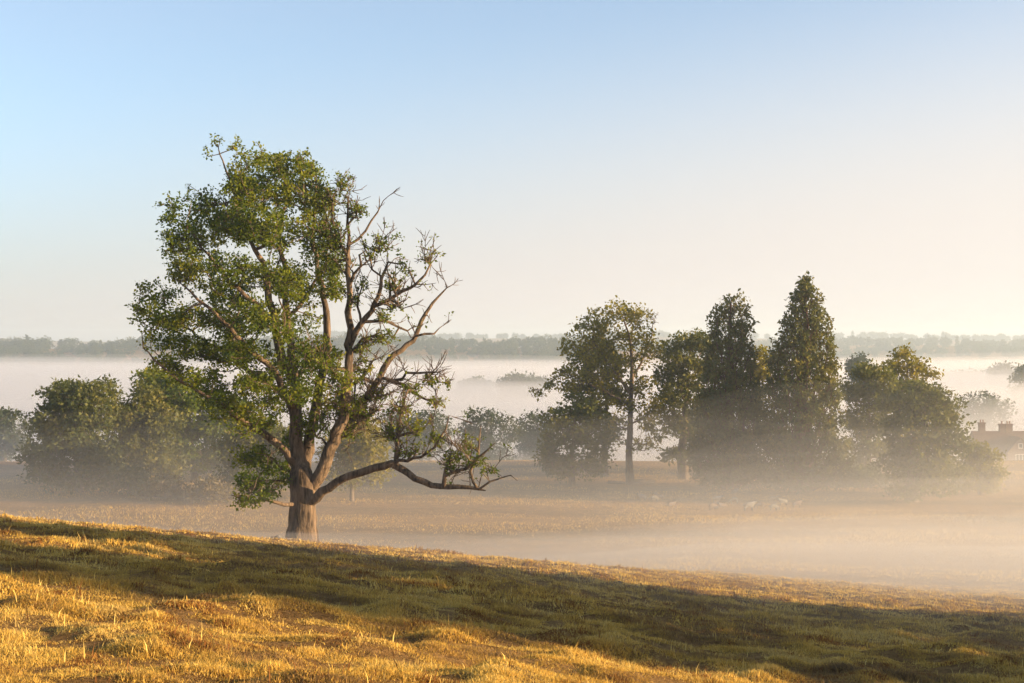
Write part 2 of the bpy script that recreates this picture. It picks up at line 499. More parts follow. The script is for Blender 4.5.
def build_grass():
    V = []; Q = []; T = []; C = []; nv = 0
    for (y0, y1, dens, h0, w0, mar) in ((8.5, 15, 8500, 0.062, 0.0068, 1.6), (15, 22, 4200, 0.068, 0.0095, 2.2), (22, 34, 1000, 0.09, 0.015, 3), (34, 52, 280, 0.10, 0.022, 3), (52, 88, 90, 0.12, 0.036, 3)):
        x, y = scatter(y0, y1, dens, mar)
        n = len(x)
        # tufts: thin out between clumps, taller inside them
        cl = fbm(x / 0.55, y / 0.55, 101, 3)
        big = fbm(x / 2.6 + 9, y / 2.6, 111, 3)
        keep = rng.uniform(0, 1, n) < np.clip(0.85 + 2.2 * (cl - 0.32), 0.8, 1)
        x, y, cl, big = x[keep], y[keep], cl[keep], big[keep]; n = len(x)
        h = h0 * rng.uniform(0.45, 1.3, n) * (0.52 + 1.6 * np.clip(cl - 0.2, 0, 0.6)) * (0.7 + 0.8 * np.clip(big - 0.2, 0, 0.6))
        h = np.where(rng.uniform(0, 1, n) < 0.02, h * 2.0, h)
        w = w0 * rng.uniform(0.6, 1.4, n)
        pat = fbm(x / 1.3, y / 1.0, 131, 3)
        tint = np.clip(0.50 + 1.5 * (pat - 0.44) + rng.normal(0, 0.13, n), 0, 0.86)
        rust = fbm(x / 0.55 + 40, y / 0.5, 151, 4)
        tint = np.where((rust > 0.58) & (rng.uniform(0, 1, n) < np.clip((rust - 0.56) * 7, 0, 0.8)), 0.9 + 0.1 * rng.uniform(0, 1, n), tint)
        v, q, t, c = blades(x, y, h, w, lean=1.35, tint=tint)
        V.append(v); Q.append(q + nv); T.append(t + nv); C.append(c); nv += len(v)
    x, y = scatter(9, 45, 9, 2.5); n = len(x)
    keep = fbm(x / 1.8 + 70, y / 1.4, 211, 3) > 0.47
    x, y = x[keep], y[keep]; n = len(x)
    v, q, t, c = blades(x, y, rng.uniform(0.09, 0.19, n), rng.uniform(0.006, 0.014, n) * (0.7 + y / 40), lean=0.7, tint=np.where(rng.uniform(0, 1, n) < 0.5, rng.uniform(0.7, 0.85, n), rng.uniform(0.9, 1.0, n)))
    V.append(v); Q.append(q + nv); T.append(t + nv); C.append(c); nv += len(v)
    me = mesh_np('grass', np.vstack(V), np.vstack(Q), np.vstack(T), np.concatenate(C))
    o = link('grass', me, GRASS)
    tag(o, 'short tufty sunlit dry grass covering the near slope', 'grass', kind='stuff')
    # rough grass of the valley field: coarser tufts in drifts
    n = 170000
    y = 85 + 120 * rng.uniform(0, 1, n) ** 0.8
    x = rng.uniform(-1, 1, n) * (0.40 * y + 6)
    pat = fbm(x / 16.0, y / 5.0, 171, 4)
    keep = rng.uniform(0, 1, n) < np.clip((pat - 0.40) * 6, 0.06, 1)
    x, y, pat = x[keep], y[keep], pat[keep]; n = len(x)
    h = rng.uniform(0.08, 0.24, n) * (0.6 + np.clip(pat - 0.35, 0, 0.4) * 2.0)
    w = rng.uniform(0.025, 0.055, n)
    tint = np.clip(0.62 + 0.8 * (fbm(x / 9, y / 4, 191, 3) - 0.44) + rng.normal(0, 0.1, n), 0, 0.88)
    v, q, t, c = blades(x, y, h, w, lean=0.8, tint=tint)
    me = mesh_np('rough_grass', v, q, t, c)
    o = link('rough_grass', me, GRASS)
    tag(o, 'rough straw coloured grass in drifts over the valley field', 'grass', kind='stuff')
build_grass()

# ================================================================== THE OLD OAK
def build_oak():
    Y = 80.0; k = Y / F
    bx, by = at(301, 540, Y)[:2]
    bz = ground_at(bx, by)
    base = np.array([bx, by, bz - 0.05])
    def P(px, py, d=0.0):
        q = at(px, py, Y) - base; q[1] += d
        return q
    root = empty('oak_tree', base, 'tall old oak alone on the near slope, leafy left side, bare dead limbs right', 'tree')
    g = Grow(tip=0.019, power=0.42, bf=0.12)
    W = lambda px: px * k * 0.5
    g.limb([np.array([0.0, 0, -0.6]), P(301.5, 538), P(302, 525), P(302.5, 510), P(303, 495), P(302, 480), P(300, 462)], [W(42), W(33), W(27.5), W(25.5), W(25), W(25), W(18)], 0, 0.35, 0.0, root=True)
    limbs = [
        # (points (x, y, depth), pixel widths)
        ([(299, 468, 0), (297, 440, 0.2), (296, 412, 0.3), (295, 386, 0.3), (282, 356, 0.1), (276, 325, -0.2), (270, 294, -0.4), (266, 270, -0.6), (258, 250, -0.9), (247, 225, -1.2), (238, 195, -1.2), (230, 170, -1.2), (222, 150, -1.0)], [17, 15, 14, 13, 11, 9, 8, 7, 5, 4, 3, 2, 1.2]),
        ([(295, 390, 0.4), (289, 355, 1.0), (283, 320, 1.5), (280, 290, 1.8), (281, 268, 1.9), (274, 245, 2.0), (276, 215, 2.0), (280, 185, 2.2), (277, 158, 2.0)], [11, 10, 9, 7.5, 6, 5, 3.5, 2.5, 1.2]),
        ([(296, 405, -0.3), (287, 392, -0.8), (276, 367, -1.4), (259, 352, -2.0), (245, 336, -2.6), (228, 316, -3.0), (210, 300, -3.3), (193, 285, -3.2)], [10, 8.5, 7.5, 6, 5, 4, 3, 1.5]),
        ([(292, 412, 0.3), (283, 394, 0.6), (268, 387, 1.0), (251, 375, 1.4), (236, 368, 1.8), (212, 350, 2.5), (185, 336, 3.0), (160, 315, 3.0), (146, 305, 3.0)], [9, 7.5, 6.5, 6, 5, 4, 3, 2.2, 1.2]),
        ([(299, 470, 0), (286, 450, -0.3), (272, 438, -0.6), (258, 428, -1.0), (245, 418, -1.3), (232, 406, -1.8), (222, 397, -2.1), (200, 385, -2.6), (175, 365, -3.0), (158, 348, -3.2)], [13, 11, 10, 9.5, 8.5, 7, 5.5, 4, 3, 1.5]),
        ([(304, 468, 0.3), (309, 435, 0.9), (313, 402, 1.3), (320, 370, 1.6), (324, 340, 1.6), (323, 312, 1.5), (318, 285, 1.5), (312, 255, 1.3), (310, 225, 1.3), (313, 195, 1.2), (310, 165, 1.0)], [14, 12, 10.5, 10, 9.5, 8, 6, 4.5, 3.5, 2.5, 1.2]),
        ([(306, 490, 0), (318, 478, -0.2), (329, 455, -0.4), (338, 433, -0.5), (345, 408, -0.5), (349, 380, -0.5), (350, 352, -0.5), (351, 320, -0.5), (350, 290, -0.5), (349, 262, -0.5), (350, 240, -0.4), (348, 218, -0.4), (350, 195, -0.4)], [16, 15, 14, 13, 11.5, 10, 8.5, 7.5, 6.5, 5.5, 4, 2.8, 1.2]),
        ([(350, 347, -0.5), (355, 336, -0.7), (363, 324, -1.0), (373, 311, -1.3), (381, 298, -1.6), (385, 280, -1.8), (391, 263, -2.0), (390, 250, -2.0)], [8, 7.5, 7, 6, 5, 3.8, 2.5, 1.2]),
        ([(366, 322, -1.0), (378, 321, -0.8), (388, 323, -0.5), (399, 326, -0.2), (407, 333, 0.0), (411, 338, 0.1)], [4, 3.6, 3.2, 2.8, 2.2, 1.2]),
        ([(376, 307, -1.4), (385, 305, -1.7), (393, 300, -2.0), (406, 292, -2.4), (419, 286, -2.7), (428, 277, -2.8), (434, 268, -2.8), (440, 259, -2.8)], [5, 4.5, 4.2, 3.8, 3.2, 2.6, 2, 1.2]),
        ([(337, 436, 0.0), (347, 422, 0.5), (358, 407, 0.9), (368, 392, 1.2), (377, 378, 1.5), (387, 360, 1.7), (398, 350, 1.9), (409, 341, 2.0), (417, 329, 2.1), (424, 313, 2.2), (431, 302, 2.3), (438, 294, 2.4), (445, 286, 2.4)], [10, 9.5, 9, 8.5, 8, 7, 6.3, 6, 5.5, 4.5, 3.5, 2.6, 1.4]),
        ([(378, 378, 1.5), (389, 381, 1.1), (403, 385, 0.7), (414, 393, 0.3), (425, 399, 0.0), (436, 403, -0.2), (446, 408, -0.3)], [4.5, 4.2, 3.8, 3.2, 2.6, 2, 1.2]),
        ([(392, 381, 1.0), (400, 379, 0.8), (406, 372, 0.6), (418, 372, 0.3), (432, 372, 0.1), (441, 363, 0.0)], [3.6, 3.4, 3.2, 3, 2.6, 1.4]),
        ([(311, 500, -0.3), (319, 496, -0.6), (332, 485, -1.0), (354, 473, -1.6), (377, 465, -2.1), (395, 460, -2.5), (406, 466, -2.8), (428, 477, -3.2), (451, 480, -3.6), (470, 481, -3.9), (487, 483, -4.1)], [13, 11, 9.5, 9, 8.5, 9, 8, 7.5, 6, 4.5, 2]),
        ([(399, 461, -2.5), (400, 448, -2.4), (401, 434, -2.3), (403, 417, -2.2), (407, 398, -2.0), (416, 382, -1.8)], [6, 4.5, 4, 3.4, 2.6, 1.2]),
        ([(400, 456, -2.6), (412, 455, -2.9), (425, 452, -3.2), (438, 443, -3.4), (447, 425, -3.5), (452, 412, -3.6)], [4, 3.6, 3.2, 2.6, 2, 1.2]),
        ([(447, 481, -3.6), (449, 470, -3.7), (458, 465, -4.0), (470, 461, -4.2), (483, 449, -4.5), (496, 437, -4.7)], [6, 4.8, 4, 3.4, 2.4, 1.2]),
        ([(480, 482, -4.0), (476, 474, -3.8), (473, 465, -3.6), (478, 455, -3.4), (480, 440, -3.2), (482, 422, -3.0)], [4, 3.4, 3, 2.4, 1.8, 1.2]),
        ([(482, 481, -4.1), (492, 475, -4.3), (503, 469, -4.4), (510, 468, -4.5), (517, 473, -4.5)], [2.8, 2.6, 2, 1.6, 1.0]),
        ([(350, 245, -0.4), (358, 240, -0.2), (365, 231, 0.0), (370, 222, 0.1), (377, 211, 0.2), (383, 200, 0.3)], [3.4, 3.2, 2.8, 2.4, 2, 1.2]),
        ([(351, 285, -0.5), (356, 275, -0.9), (362, 267, -1.2), (362, 256, -1.4), (368, 253, -1.6)], [4, 3.6, 3, 2.4, 1.4]),
        ([(349, 258, -0.5), (342, 246, -0.8), (337, 230, -1.0), (335, 212, -1.2), (338, 195, -1.2)], [4, 3.4, 2.8, 2.2, 1.2]),
        ([(298, 503, -0.4), (288, 502, -0.9), (272, 498, -1.6), (255, 495, -2.2), (240, 490, -2.6)], [5, 4.5, 3.8, 3, 1.6]),
        ([(276, 325, -0.3), (262, 305, -1.4), (245, 290, -2.2), (228, 270, -2.8), (210, 245, -3.0), (195, 225, -2.8)], [6, 5.2, 4.4, 3.6, 2.8, 1.4]),
        ([(413, 336, 2.0), (422, 334, 2.1), (433, 333, 2.2), (437, 328, 2.2)], [3.2, 3.0, 2.4, 1.2]),
        ([(282, 318, 1.5), (298, 300, 2.4), (308, 280, 3.0), (318, 262, 3.2), (322, 240, 3.2)], [5, 4.4, 3.6, 2.8, 1.4]),
        ([(386, 279, -1.8), (377, 272, -2.0), (375, 262, -2.1), (379, 252, -2.2)], [2.6, 2.3, 1.8, 1.2]),
        ([(363, 324, -1.0), (361, 308, -1.3), (363, 297, -1.6), (358, 285, -1.8)], [3.2, 2.8, 2.2, 1.2]),
    ]
    for i, (pts, wd) in enumerate(limbs):
        q = 0.72 if i == 4 else 0.86
        g.limb([P(*p) for p in pts], [W(max(1.0, w * q)) for w in wd], i + 1, 0.4, 0.045)
    cr = []   # leafy blobs: x, y, rx, ry
    full = [(232,172,15,13),(255,162,17,14),(275,156,13,10),(295,158,15,12),(313,168,9,12),(250,195,23,18),(285,188,23,18),(310,200,15,22),(318,228,12,16),
        (208,205,17,12),(192,214,15,13),(181,222,8,9),(198,240,20,15),(184,247,10,12),(225,225,20,16),(255,228,22,18),(285,232,22,18),(313,250,20,18),(324,275,14,20),
        (192,270,20,14),(181,268,8,12),(215,292,26,16),(245,272,22,16),(278,275,20,18),(303,288,20,18),
        (150,292,12,11),(141,308,9,13),(160,318,17,13),(188,316,22,14),(223,322,26,16),(258,315,22,16),(292,325,20,16),(316,345,14,10),
        (154,342,13,10),(183,345,22,13),(218,350,24,14),(250,352,22,14),(288,360,24,15),(322,362,20,14),
        (168,362,17,9),(200,374,22,11),(235,388,20,12),(265,378,20,12),(308,388,24,13),(342,378,16,9),
        (250,455,20,12),(228,402,16,12),(205,392,16,10),(246,412,14,10),(268,405,18,12),(275,474,18,14),(242,480,16,10),(262,492,18,8),(285,442,12,10),(310,422,18,12),(345,402,18,12),(252,425,14,8)]
    xc, hw = 240.0, 115.0
    for b in full:
        q = max(0.15, 1 - ((b[0] - xc) / hw) ** 2) ** 0.5
        D = 5.2 * q * (0.75 if b[1] < 200 or b[1] > 400 else 1.0)
        for s in range(3):
            cr.append((b[0], b[1], b[2], b[3], rng.uniform(-D, D), 0.9 * b[2] * k + 0.4, 1.0))
    sparse = [(219,143,5,4,-1.0),(239,147,5,5,-1.0),(212,156,4,5,-1.2),(194,189,2.5,2.5,-2),
        (335,205,7,16,-1.0),(345,190,7,10,-0.6),(354,213,7,12,-0.3),(340,240,9,14,-1.0),(352,188,4,3,-0.4),(345,265,8,10,0.3),(335,290,8,12,0.5),
        (384,249,10,8,-2.0),(400,239,5,4,-2.0),(376,257,9,6,-2.2),(408,272,9,7,-2.4),(368,282,6,8,-1.6),(395,290,10,6,-2.0),(429,264,7,5,-2.8),(441,256,4,3,-2.8),
        (385,337,12,8,-0.6),(365,346,11,9,-0.6),(358,300,6,10,-1.8),(400,308,9,5,-2.4),(385,318,9,5,-1.2),
        (375,395,13,8,1.0),(360,414,15,11,0.6),(346,428,13,12,0.2),(330,405,12,10,-1.2),(362,365,12,8,0.6),
        (410,388,13,8,-1.0),(430,380,10,6,0.0),(447,383,5,6,0.0),(405,408,16,10,-2.1),(420,424,14,9,-2.6),(438,436,10,7,-3.3),(395,428,9,11,-2.4),(414,446,13,6,-2.8),(437,403,10,6,-0.4),
        (460,450,12,6,-4.2),(475,455,15,6,-4.2),(490,464,8,5,-4.4),(453,463,7,5,-3.9),(470,442,10,5,-3.6),(452,452,7,5,-3.7)]
    a_full = blob_points([(b[0] + 2 + 0.09 * max(0, 215 - b[0]), b[1] + 2 + 0.22 * max(0, 190 - b[1]), b[2] * 1.08, b[3] * 1.08) + b[4:] for b in cr], Y, base, total=2800)
    a_sp = blob_points([(b[0], b[1], b[2], b[3], b[4], b[2] * k * 0.9 + 0.15) for b in sparse], Y, base, total=850)
    bare = [(380,206,5,9,0.2),(362,205,6,12,0.0),(372,196,5,8,0.2),(443,288,7,9,2.4),(432,298,9,10,2.3),(436,330,6,6,2.2),(425,318,7,8,2.2),(395,350,9,7,1.8),(388,368,7,9,1.6),(432,360,10,9,0.2),(412,364,9,9,0.5),
        (470,420,14,14,-3.2),(490,435,11,11,-4.5),(505,464,9,5,-4.4),(455,415,9,10,-3.5),(480,408,8,9,-3.0),(415,290,10,9,-2.6),(421,272,9,9,-2.7),(372,300,8,14,-1.5),(400,262,9,10,-2.2),(355,330,9,10,-0.4),(420,350,8,8,1.8),
        (230,440,12,10,-1.6),(215,425,12,8,-2.2),(365,262,8,12,-1.5),(448,300,5,6,2.4)]
    a_ba = blob_points([(b[0], b[1], b[2], b[3], b[4], b[2] * k * 0.9 + 0.1) for b in bare], Y, base, total=900)
    tips = g.grow(np.vstack([a_full, a_sp]), wig=0.10, step=0.55)
    right = {7, 8, 9, 10, 11, 12, 13, 14, 15, 16, 17, 18, 19, 20, 21, 22, 23, 25, 27, 28}
    nl = len(g.P)
    tw = g.shoots(330, lambda i: g.part[i] in right and (g.r[i] is None or g.r[i] < 0.16) and g.P[i][2] > 3.0, 1.25, up=0.35, sub=4)
    tw += g.shoots(110, lambda i: i < nl and g.part[i] in (11, 13, 20, 25, 10) and (g.r[i] is None or g.r[i] < 0.12) and g.P[i][2] > 3.0, 1.2, up=0.3, sub=4)
    lf = g.shoots(150, lambda i: i < nl and g.part[i] not in (0, 14, 23) and g.P[i][2] > 17.0 and (g.r[i] is None or g.r[i] < 0.1), 0.55, up=0.4, sub=2)
    tw_leafy = [t for t in tw if g.part[t] not in (11, 13, 20) and rng.uniform() < 0.13] + [t for t in lf if rng.uniform() < 0.7]
    g.finish()
    dead_names = {10: 'thick bare dead limb rising to the right', 13: 'long low crooked limb reaching far right', 19: 'bare dead branch with twigs at the top'}
    for i in range(len(limbs) + 1):
        tb_ = g.tubes(i, 10)
        if tb_ is None: continue
        nm = 'trunk' if i == 0 else 'limb'
        o = link(nm, mesh_np(nm, *tb_, smooth=True), BARK, root)
        if i - 1 in dead_names: o['label'] = dead_names[i - 1]
    pos = np.array([g.P[t] for t in tips])
    # the tips of the sparse right side carry fewer, tighter leaves
    dsp = np.min(np.linalg.norm(pos[:, None, :] - a_sp[None], axis=2), axis=1) < 0.02
    tint = np.clip(0.40 + 0.3 * rng.normal(0, 1, len(pos)), 0, 1)
    pos = np.vstack([pos, [g.P[t] for t in tw_leafy]]); dsp = np.concatenate([dsp, np.ones(len(tw_leafy), bool)]); tint = np.concatenate([tint, rng.uniform(0.2, 0.8, len(tw_leafy))])
    v1, q1, t1 = leaves(pos[~dsp], 28, 0.41, 0.155, tint_c=tint[~dsp])
    v2, q2, t2 = leaves(pos[dsp], 8, 0.24, 0.15, tint_c=np.clip(tint[dsp] + 0.15, 0, 1))
    me = mesh_np('crown', np.vstack([v1, v2]), np.vstack([q1, q2 + len(v1)]), None, np.concatenate([t1, t2]))
    link('crown', me, OAK_LEAF, root)
    return root
build_oak()

# ================================================================== OTHER TREES
def broadleaf(name, label, cat, Y, basepx, blobs, trunk, mat, bark, tw=1.0, total=380, n_leaf=16, spread=0.75, size=0.38, limbs=(), group=None, basey=None, shell=0.0, bare=(), tip=0.025, sides=8, thick=None):
    """one tree: an Empty at its base, a trunk part with its limbs and a crown part"""
    k = Y / F
    bx, by = at(basepx, 480, Y)[:2]
    bz = ground_at(bx, by)
    base = np.array([bx, by, bz - 0.1])
    root = empty(name, base, label, cat, group)
    g = Grow(tip=tip, power=0.46, bf=0.2)
    pts = [np.array([0, 0, -0.4]), np.array([0, 0, 0.25])] + [at(p[0], p[1], Y) - base + np.array([0, p[2] if len(p) > 2 else 0, 0]) for p in trunk]
    n = len(pts)
    rad = [tw * 0.72, tw * 0.6] + [tw * 0.5 * (1 - 0.85 * (i + 1) / (n - 2)) for i in range(n - 2)]
    g.limb(pts, rad, 0, 0.6, 0.02, root=True)
    for (lp, w0, w1) in limbs:
        q = [at(p[0], p[1], Y) - base + np.array([0, p[2] if len(p) > 2 else 0, 0]) for p in lp]
        g.limb(q, list(np.linspace(w0 / 2, w1 / 2, len(q))), 0, 0.6, 0.05)
    bl = []
    for b in blobs:
        d = b[4] if len(b) > 4 else None
        if d is None:
            th = thick if thick else 3.0
            for s in (-0.6, 0.0, 0.6):
                bl.append((b[0], b[1], b[2], b[3], s * th + rng.uniform(-0.5, 0.5), 0.9 * b[2] * k + 0.3, 1.0))
        else:
            bl.append((b[0], b[1], b[2], b[3], d, 0.9 * b[2] * k + 0.3, 1.0))
    A = blob_points(bl, Y, base, total=total, shell=shell)
    A = A[A[:, 2] > 0.25]
    total_ = len(A)
    tips = g.grow(A, wig=0.12, step=0.8)
    if len(bare):
        g.grow(blob_points([(b[0], b[1], b[2], b[3], 0.0, b[2] * k) for b in bare], Y, base, total=24 * len(bare)), wig=0.2, step=0.5)
    g.finish()
    tv = g.tubes(0, sides)
    link('trunk', mesh_np('trunk', *tv, smooth=True), bark, root)
    pos = np.array([g.P[t] for t in tips])
    tint = np.clip(0.4 + 0.28 * rng.normal(0, 1, len(pos)), 0, 1)
    v, q, t = leaves(pos, n_leaf, spread, size, tint_c=tint)
    link('crown', mesh_np('crown', v, q, None, t), mat, root)
    return root

def conifer(name, label, Y, basepx, prof, tw, total=900, n_leaf=18, size=0.42, group=None, mat=None):
    """prof: rows (picture y, left x, right x) from the top down"""
    k = Y / F
    bx, by = at(basepx, 480, Y)[:2]
    bz = ground_at(bx, by); base = np.array([bx, by, bz - 0.1])
    root = empty(name, base, label, 'conifer', group)
    prof = np.array(prof, float); prof[:, 0] += 1; mid_ = prof[:, 1:].mean(1, keepdims=True); prof[:, 1:] = mid_ + (prof[:, 1:] - mid_) * 1.05
    zt = CZ - (prof[:, 0] - HY) * k - base[2]
    xl = (prof[:, 1] - 512) * k - base[0]; xr = (prof[:, 2] - 512) * k - base[0]
    cx = (xl + xr) / 2; hw = (xr - xl) / 2
    g = Grow(tip=0.03, power=0.42, bf=0.9)
    H = zt[0]
    zs = np.linspace(-0.4, H - 0.3, 14)
    cxi = lambda z: np.interp(z, zt[::-1], cx[::-1]); hwi = lambda z: np.interp(z, zt[::-1], hw[::-1])
    g.limb([np.array([cxi(max(z, 0)) * min(1, max(z, 0) / 6.0), 0, z]) for z in zs], list(np.linspace(tw / 2 * 1.25, 0.05, 14)), 0, 0.5, 0.0, root=True)
    # boughs: whorls that leave the trunk and droop, then lift at the tip
    A = []
    zmin = max(1.2, zt[-1])
    nb = total
    z = zmin + (H - zmin) * (1 - (1 - rng.uniform(0, 1, nb)) ** 0.62)
    z = z * 1.0
    az = rng.uniform(0, 2 * math.pi, nb)
    lump = 0.76 + 0.62 * (fbm(az * 2.2 + 20, z / 1.5, 311 + int(basepx), 3) - 0.28)
    rr = rng.uniform(0, 1, nb) ** 0.35
    rad = np.maximum(0.12, hwi(z)) * lump * 1.05 * rr
    A = np.stack([cxi(z) + np.cos(az) * rad, np.sin(az) * rad, z - 0.10 * rad], 1)
    tips = g.grow(A, wig=0.05, step=0.9)
    g.finish()
    link('trunk', mesh_np('trunk', *g.tubes(0, 10), smooth=True), BARK3, root)
    pos = np.array([g.P[t] for t in tips])
    tint = np.clip(0.4 + 0.28 * rng.normal(0, 1, len(pos)), 0, 1)
    v, q, t = leaves(pos, n_leaf, 0.56, size * 0.92, flat=1.0, aspect=0.5, droop=0.7, tint_c=tint)
    link('crown', mesh_np('crown', v, q, None, t), mat or CONIFER_LEAF, root)
    return root

# ---- the clump left of and behind the oak
broadleaf('round_bush_tree', 'big round bushy tree leafy down to the ground at the outer end of the thicket', 'tree', 158, 78,
    [(75,400,30,18),(98,395,18,12),(52,420,22,18),(90,425,30,18),(60,445,28,18),(95,455,28,18),(50,470,22,14),(78,478,30,12),(110,470,18,16),(108,415,12,14),(104,384,4,4),(72,388,16,8),(36,455,10,14)],
    [(78,470),(77,445),(76,420),(75,395)], BUSH_LEAF, BARK2, tw=0.8, total=900, n_leaf=28, size=0.36, thick=5.0, spread=0.8)
broadleaf('hawthorn_tree', 'dark tree beside the big round bushy tree, dead twig poking from its top', 'tree', 165, 140,
    [(140,410,22,14),(160,420,24,16),(130,430,20,16),(150,445,28,18),(135,465,24,16),(165,465,22,18),(150,395,14,10),(120,455,10,14)],
    [(141,470),(143,445),(145,420),(146,400)], DARK_LEAF, BARK2, tw=0.7, total=760, n_leaf=26, size=0.38, thick=4.0, bare=[(134,386,5,8)])
broadleaf('field_maple_tree', 'sunlit green tree rising behind the left side of the oak crown', 'tree', 172, 195,
    [(160,385,20,12),(185,390,24,14),(200,405,26,14),(170,405,22,12),(215,425,24,14),(190,430,24,16),(235,410,18,14),(180,455,22,16),(215,455,24,18),(150,375,10,8)],
    [(194,470),(192,445),(190,420),(188,395)], OAK_LEAF, BARK2, tw=0.8, total=800, n_leaf=26, size=0.38, thick=4.0)
broadleaf('holly_tree', 'dark tree close behind the oak trunk on its left', 'tree', 150, 255,
    [(250,430,22,14),(270,440,22,16),(235,450,18,16),(258,460,24,18),(275,470,20,14),(240,475,18,12)],
    [(256,475),(257,455),(258,435)], DARK_LEAF, BARK2, tw=0.5, total=560, n_leaf=26, size=0.36, thick=3.0)
broadleaf('dry_bush', 'pale half dead bush at the foot of the dark thicket', 'bush', 148, 165,
    [(165,484,16,10),(152,490,10,8),(178,490,10,8)], [(165,490),(165,482)], PALE_LEAF, BARK2, tw=0.12, total=150, n_leaf=10, size=0.26, spread=0.6, thick=1.2)
broadleaf('dry_bush', 'greyish misty bush at the thicket foot, nearer the oak trunk', 'bush', 146, 212,
    [(212,488,18,11),(196,494,10,8),(230,494,12,9)], [(212,494),(212,484)], PALE_LEAF, BARK2, tw=0.12, total=170, n_leaf=11, size=0.28, spread=0.7, thick=1.4)
broadleaf('thicket_bush', 'low dark bush under the hawthorn in the thicket', 'bush', 153, 128,
    [(128,478,18,12),(112,484,12,8),(142,484,14,9)], [(128,488),(128,476)], BUSH_LEAF, BARK2, tw=0.15, total=170, n_leaf=16, size=0.32, spread=0.7, thick=1.5)
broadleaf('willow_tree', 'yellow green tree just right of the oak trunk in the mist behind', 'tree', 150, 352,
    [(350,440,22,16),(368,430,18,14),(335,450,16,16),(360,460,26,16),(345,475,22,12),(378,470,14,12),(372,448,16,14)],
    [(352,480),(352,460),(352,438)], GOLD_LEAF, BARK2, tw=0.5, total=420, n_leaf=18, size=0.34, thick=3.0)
broadleaf('misty_tree', 'bluish misty tree cut by the left edge of the photo', 'tree', 235, 5,
    [(8,428,20,14),(-8,425,18,14),(14,445,16,14),(-10,450,20,14),(4,416,14,8)], [(5,460),(5,440),(5,422)], FAR_LEAF, BARK2, tw=0.8, total=300, n_leaf=18, size=0.5, spread=1.0, thick=4.0)

# ---- the group on the right
broadleaf('round_tree', 'small round dark green tree with a short trunk below the tall broadleaf', 'tree', 165, 572,
    [(576,405,18,12),(560,420,20,14),(592,420,18,14),(575,435,28,16),(552,442,14,14),(600,442,14,14),(560,460,20,12),(590,460,20,12),(545,460,8,10),(562,471,16,7),(590,470,16,7)],
    [(572,470),(573,450),(574,425),(575,405)], DARK_LEAF, BARK2, tw=0.75, total=520, n_leaf=20, size=0.34, thick=3.6)
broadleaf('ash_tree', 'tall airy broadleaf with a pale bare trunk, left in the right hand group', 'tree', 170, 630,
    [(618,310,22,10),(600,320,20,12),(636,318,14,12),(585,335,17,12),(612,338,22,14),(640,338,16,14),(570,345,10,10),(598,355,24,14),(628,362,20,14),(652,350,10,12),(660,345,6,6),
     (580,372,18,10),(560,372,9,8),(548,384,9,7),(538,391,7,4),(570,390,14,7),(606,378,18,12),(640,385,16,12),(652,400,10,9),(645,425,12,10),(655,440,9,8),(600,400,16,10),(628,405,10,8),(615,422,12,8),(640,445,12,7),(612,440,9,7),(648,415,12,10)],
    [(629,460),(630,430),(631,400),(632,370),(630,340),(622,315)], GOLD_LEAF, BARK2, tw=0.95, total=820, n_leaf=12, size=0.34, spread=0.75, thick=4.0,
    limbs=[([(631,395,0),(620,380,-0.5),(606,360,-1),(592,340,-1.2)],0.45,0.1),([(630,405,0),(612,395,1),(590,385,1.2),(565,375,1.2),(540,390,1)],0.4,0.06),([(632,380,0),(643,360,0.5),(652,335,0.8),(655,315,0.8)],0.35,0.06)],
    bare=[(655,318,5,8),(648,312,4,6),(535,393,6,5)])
broadleaf('plane_tree', 'broadleaf with a dark trunk behind the small round tree', 'tree', 178, 605,
    [(600,350,18,14),(585,360,16,14),(612,365,16,14),(600,385,20,14),(580,385,16,12),(620,395,16,12),(590,410,18,12),(615,430,14,12)],
    [(605,455),(606,430),(607,405),(607,380),(603,355)], DARK_LEAF, BARK2, tw=0.7, total=520, n_leaf=14, size=0.36, thick=3.0)
broadleaf('lime_tree', 'dark full broadleaf between the airy ash and the flat topped conifer', 'tree', 176, 684,
    [(690,340,17,10),(675,350,14,10),(705,345,13,10),(685,365,24,14),(705,370,16,14),(668,375,14,12),(685,392,26,14),(668,405,16,12),(700,410,22,16),(680,425,22,12),(702,440,18,14),(672,455,11,8),(690,455,18,10)],
    [(682,455),(684,430),(686,405),(688,375),(690,350)], DARK_LEAF, BARK2, tw=1.2, total=760, n_leaf=18, size=0.38, thick=4.5)
conifer('redwood_tree', 'blunt topped dark conifer column beside the full broadleaf', 165, 729,
    [(293,722,742),(298,714,748),(310,709,752),(325,707,753),(345,705,755),(370,700,759),(400,696,762),(430,692,766),(460,690,768),(482,694,764)], 1.6, total=1300)
conifer('redwood_tree', 'tallest conifer, a pointed dark cone beside the dark round tree', 162, 802,
    [(274,803,807),(282,799,812),(293,791,819),(305,786,824),(318,780,832),(330,776,837),(350,770,839),(374,763,841),(405,758,845),(435,755,848),(465,757,851),(487,766,846)], 1.9, total=1500)
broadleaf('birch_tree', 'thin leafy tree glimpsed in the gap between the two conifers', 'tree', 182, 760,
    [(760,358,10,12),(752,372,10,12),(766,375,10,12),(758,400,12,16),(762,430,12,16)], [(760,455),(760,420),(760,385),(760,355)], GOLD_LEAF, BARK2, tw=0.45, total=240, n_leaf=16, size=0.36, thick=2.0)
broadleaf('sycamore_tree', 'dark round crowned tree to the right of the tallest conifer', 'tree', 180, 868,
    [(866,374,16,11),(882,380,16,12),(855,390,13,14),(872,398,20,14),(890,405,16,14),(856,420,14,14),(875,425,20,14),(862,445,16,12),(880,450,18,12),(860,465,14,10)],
    [(868,465),(869,440),(869,412),(868,385)], DARK_LEAF, BARK2, tw=1.0, total=620, n_leaf=20, size=0.38, thick=4.0)
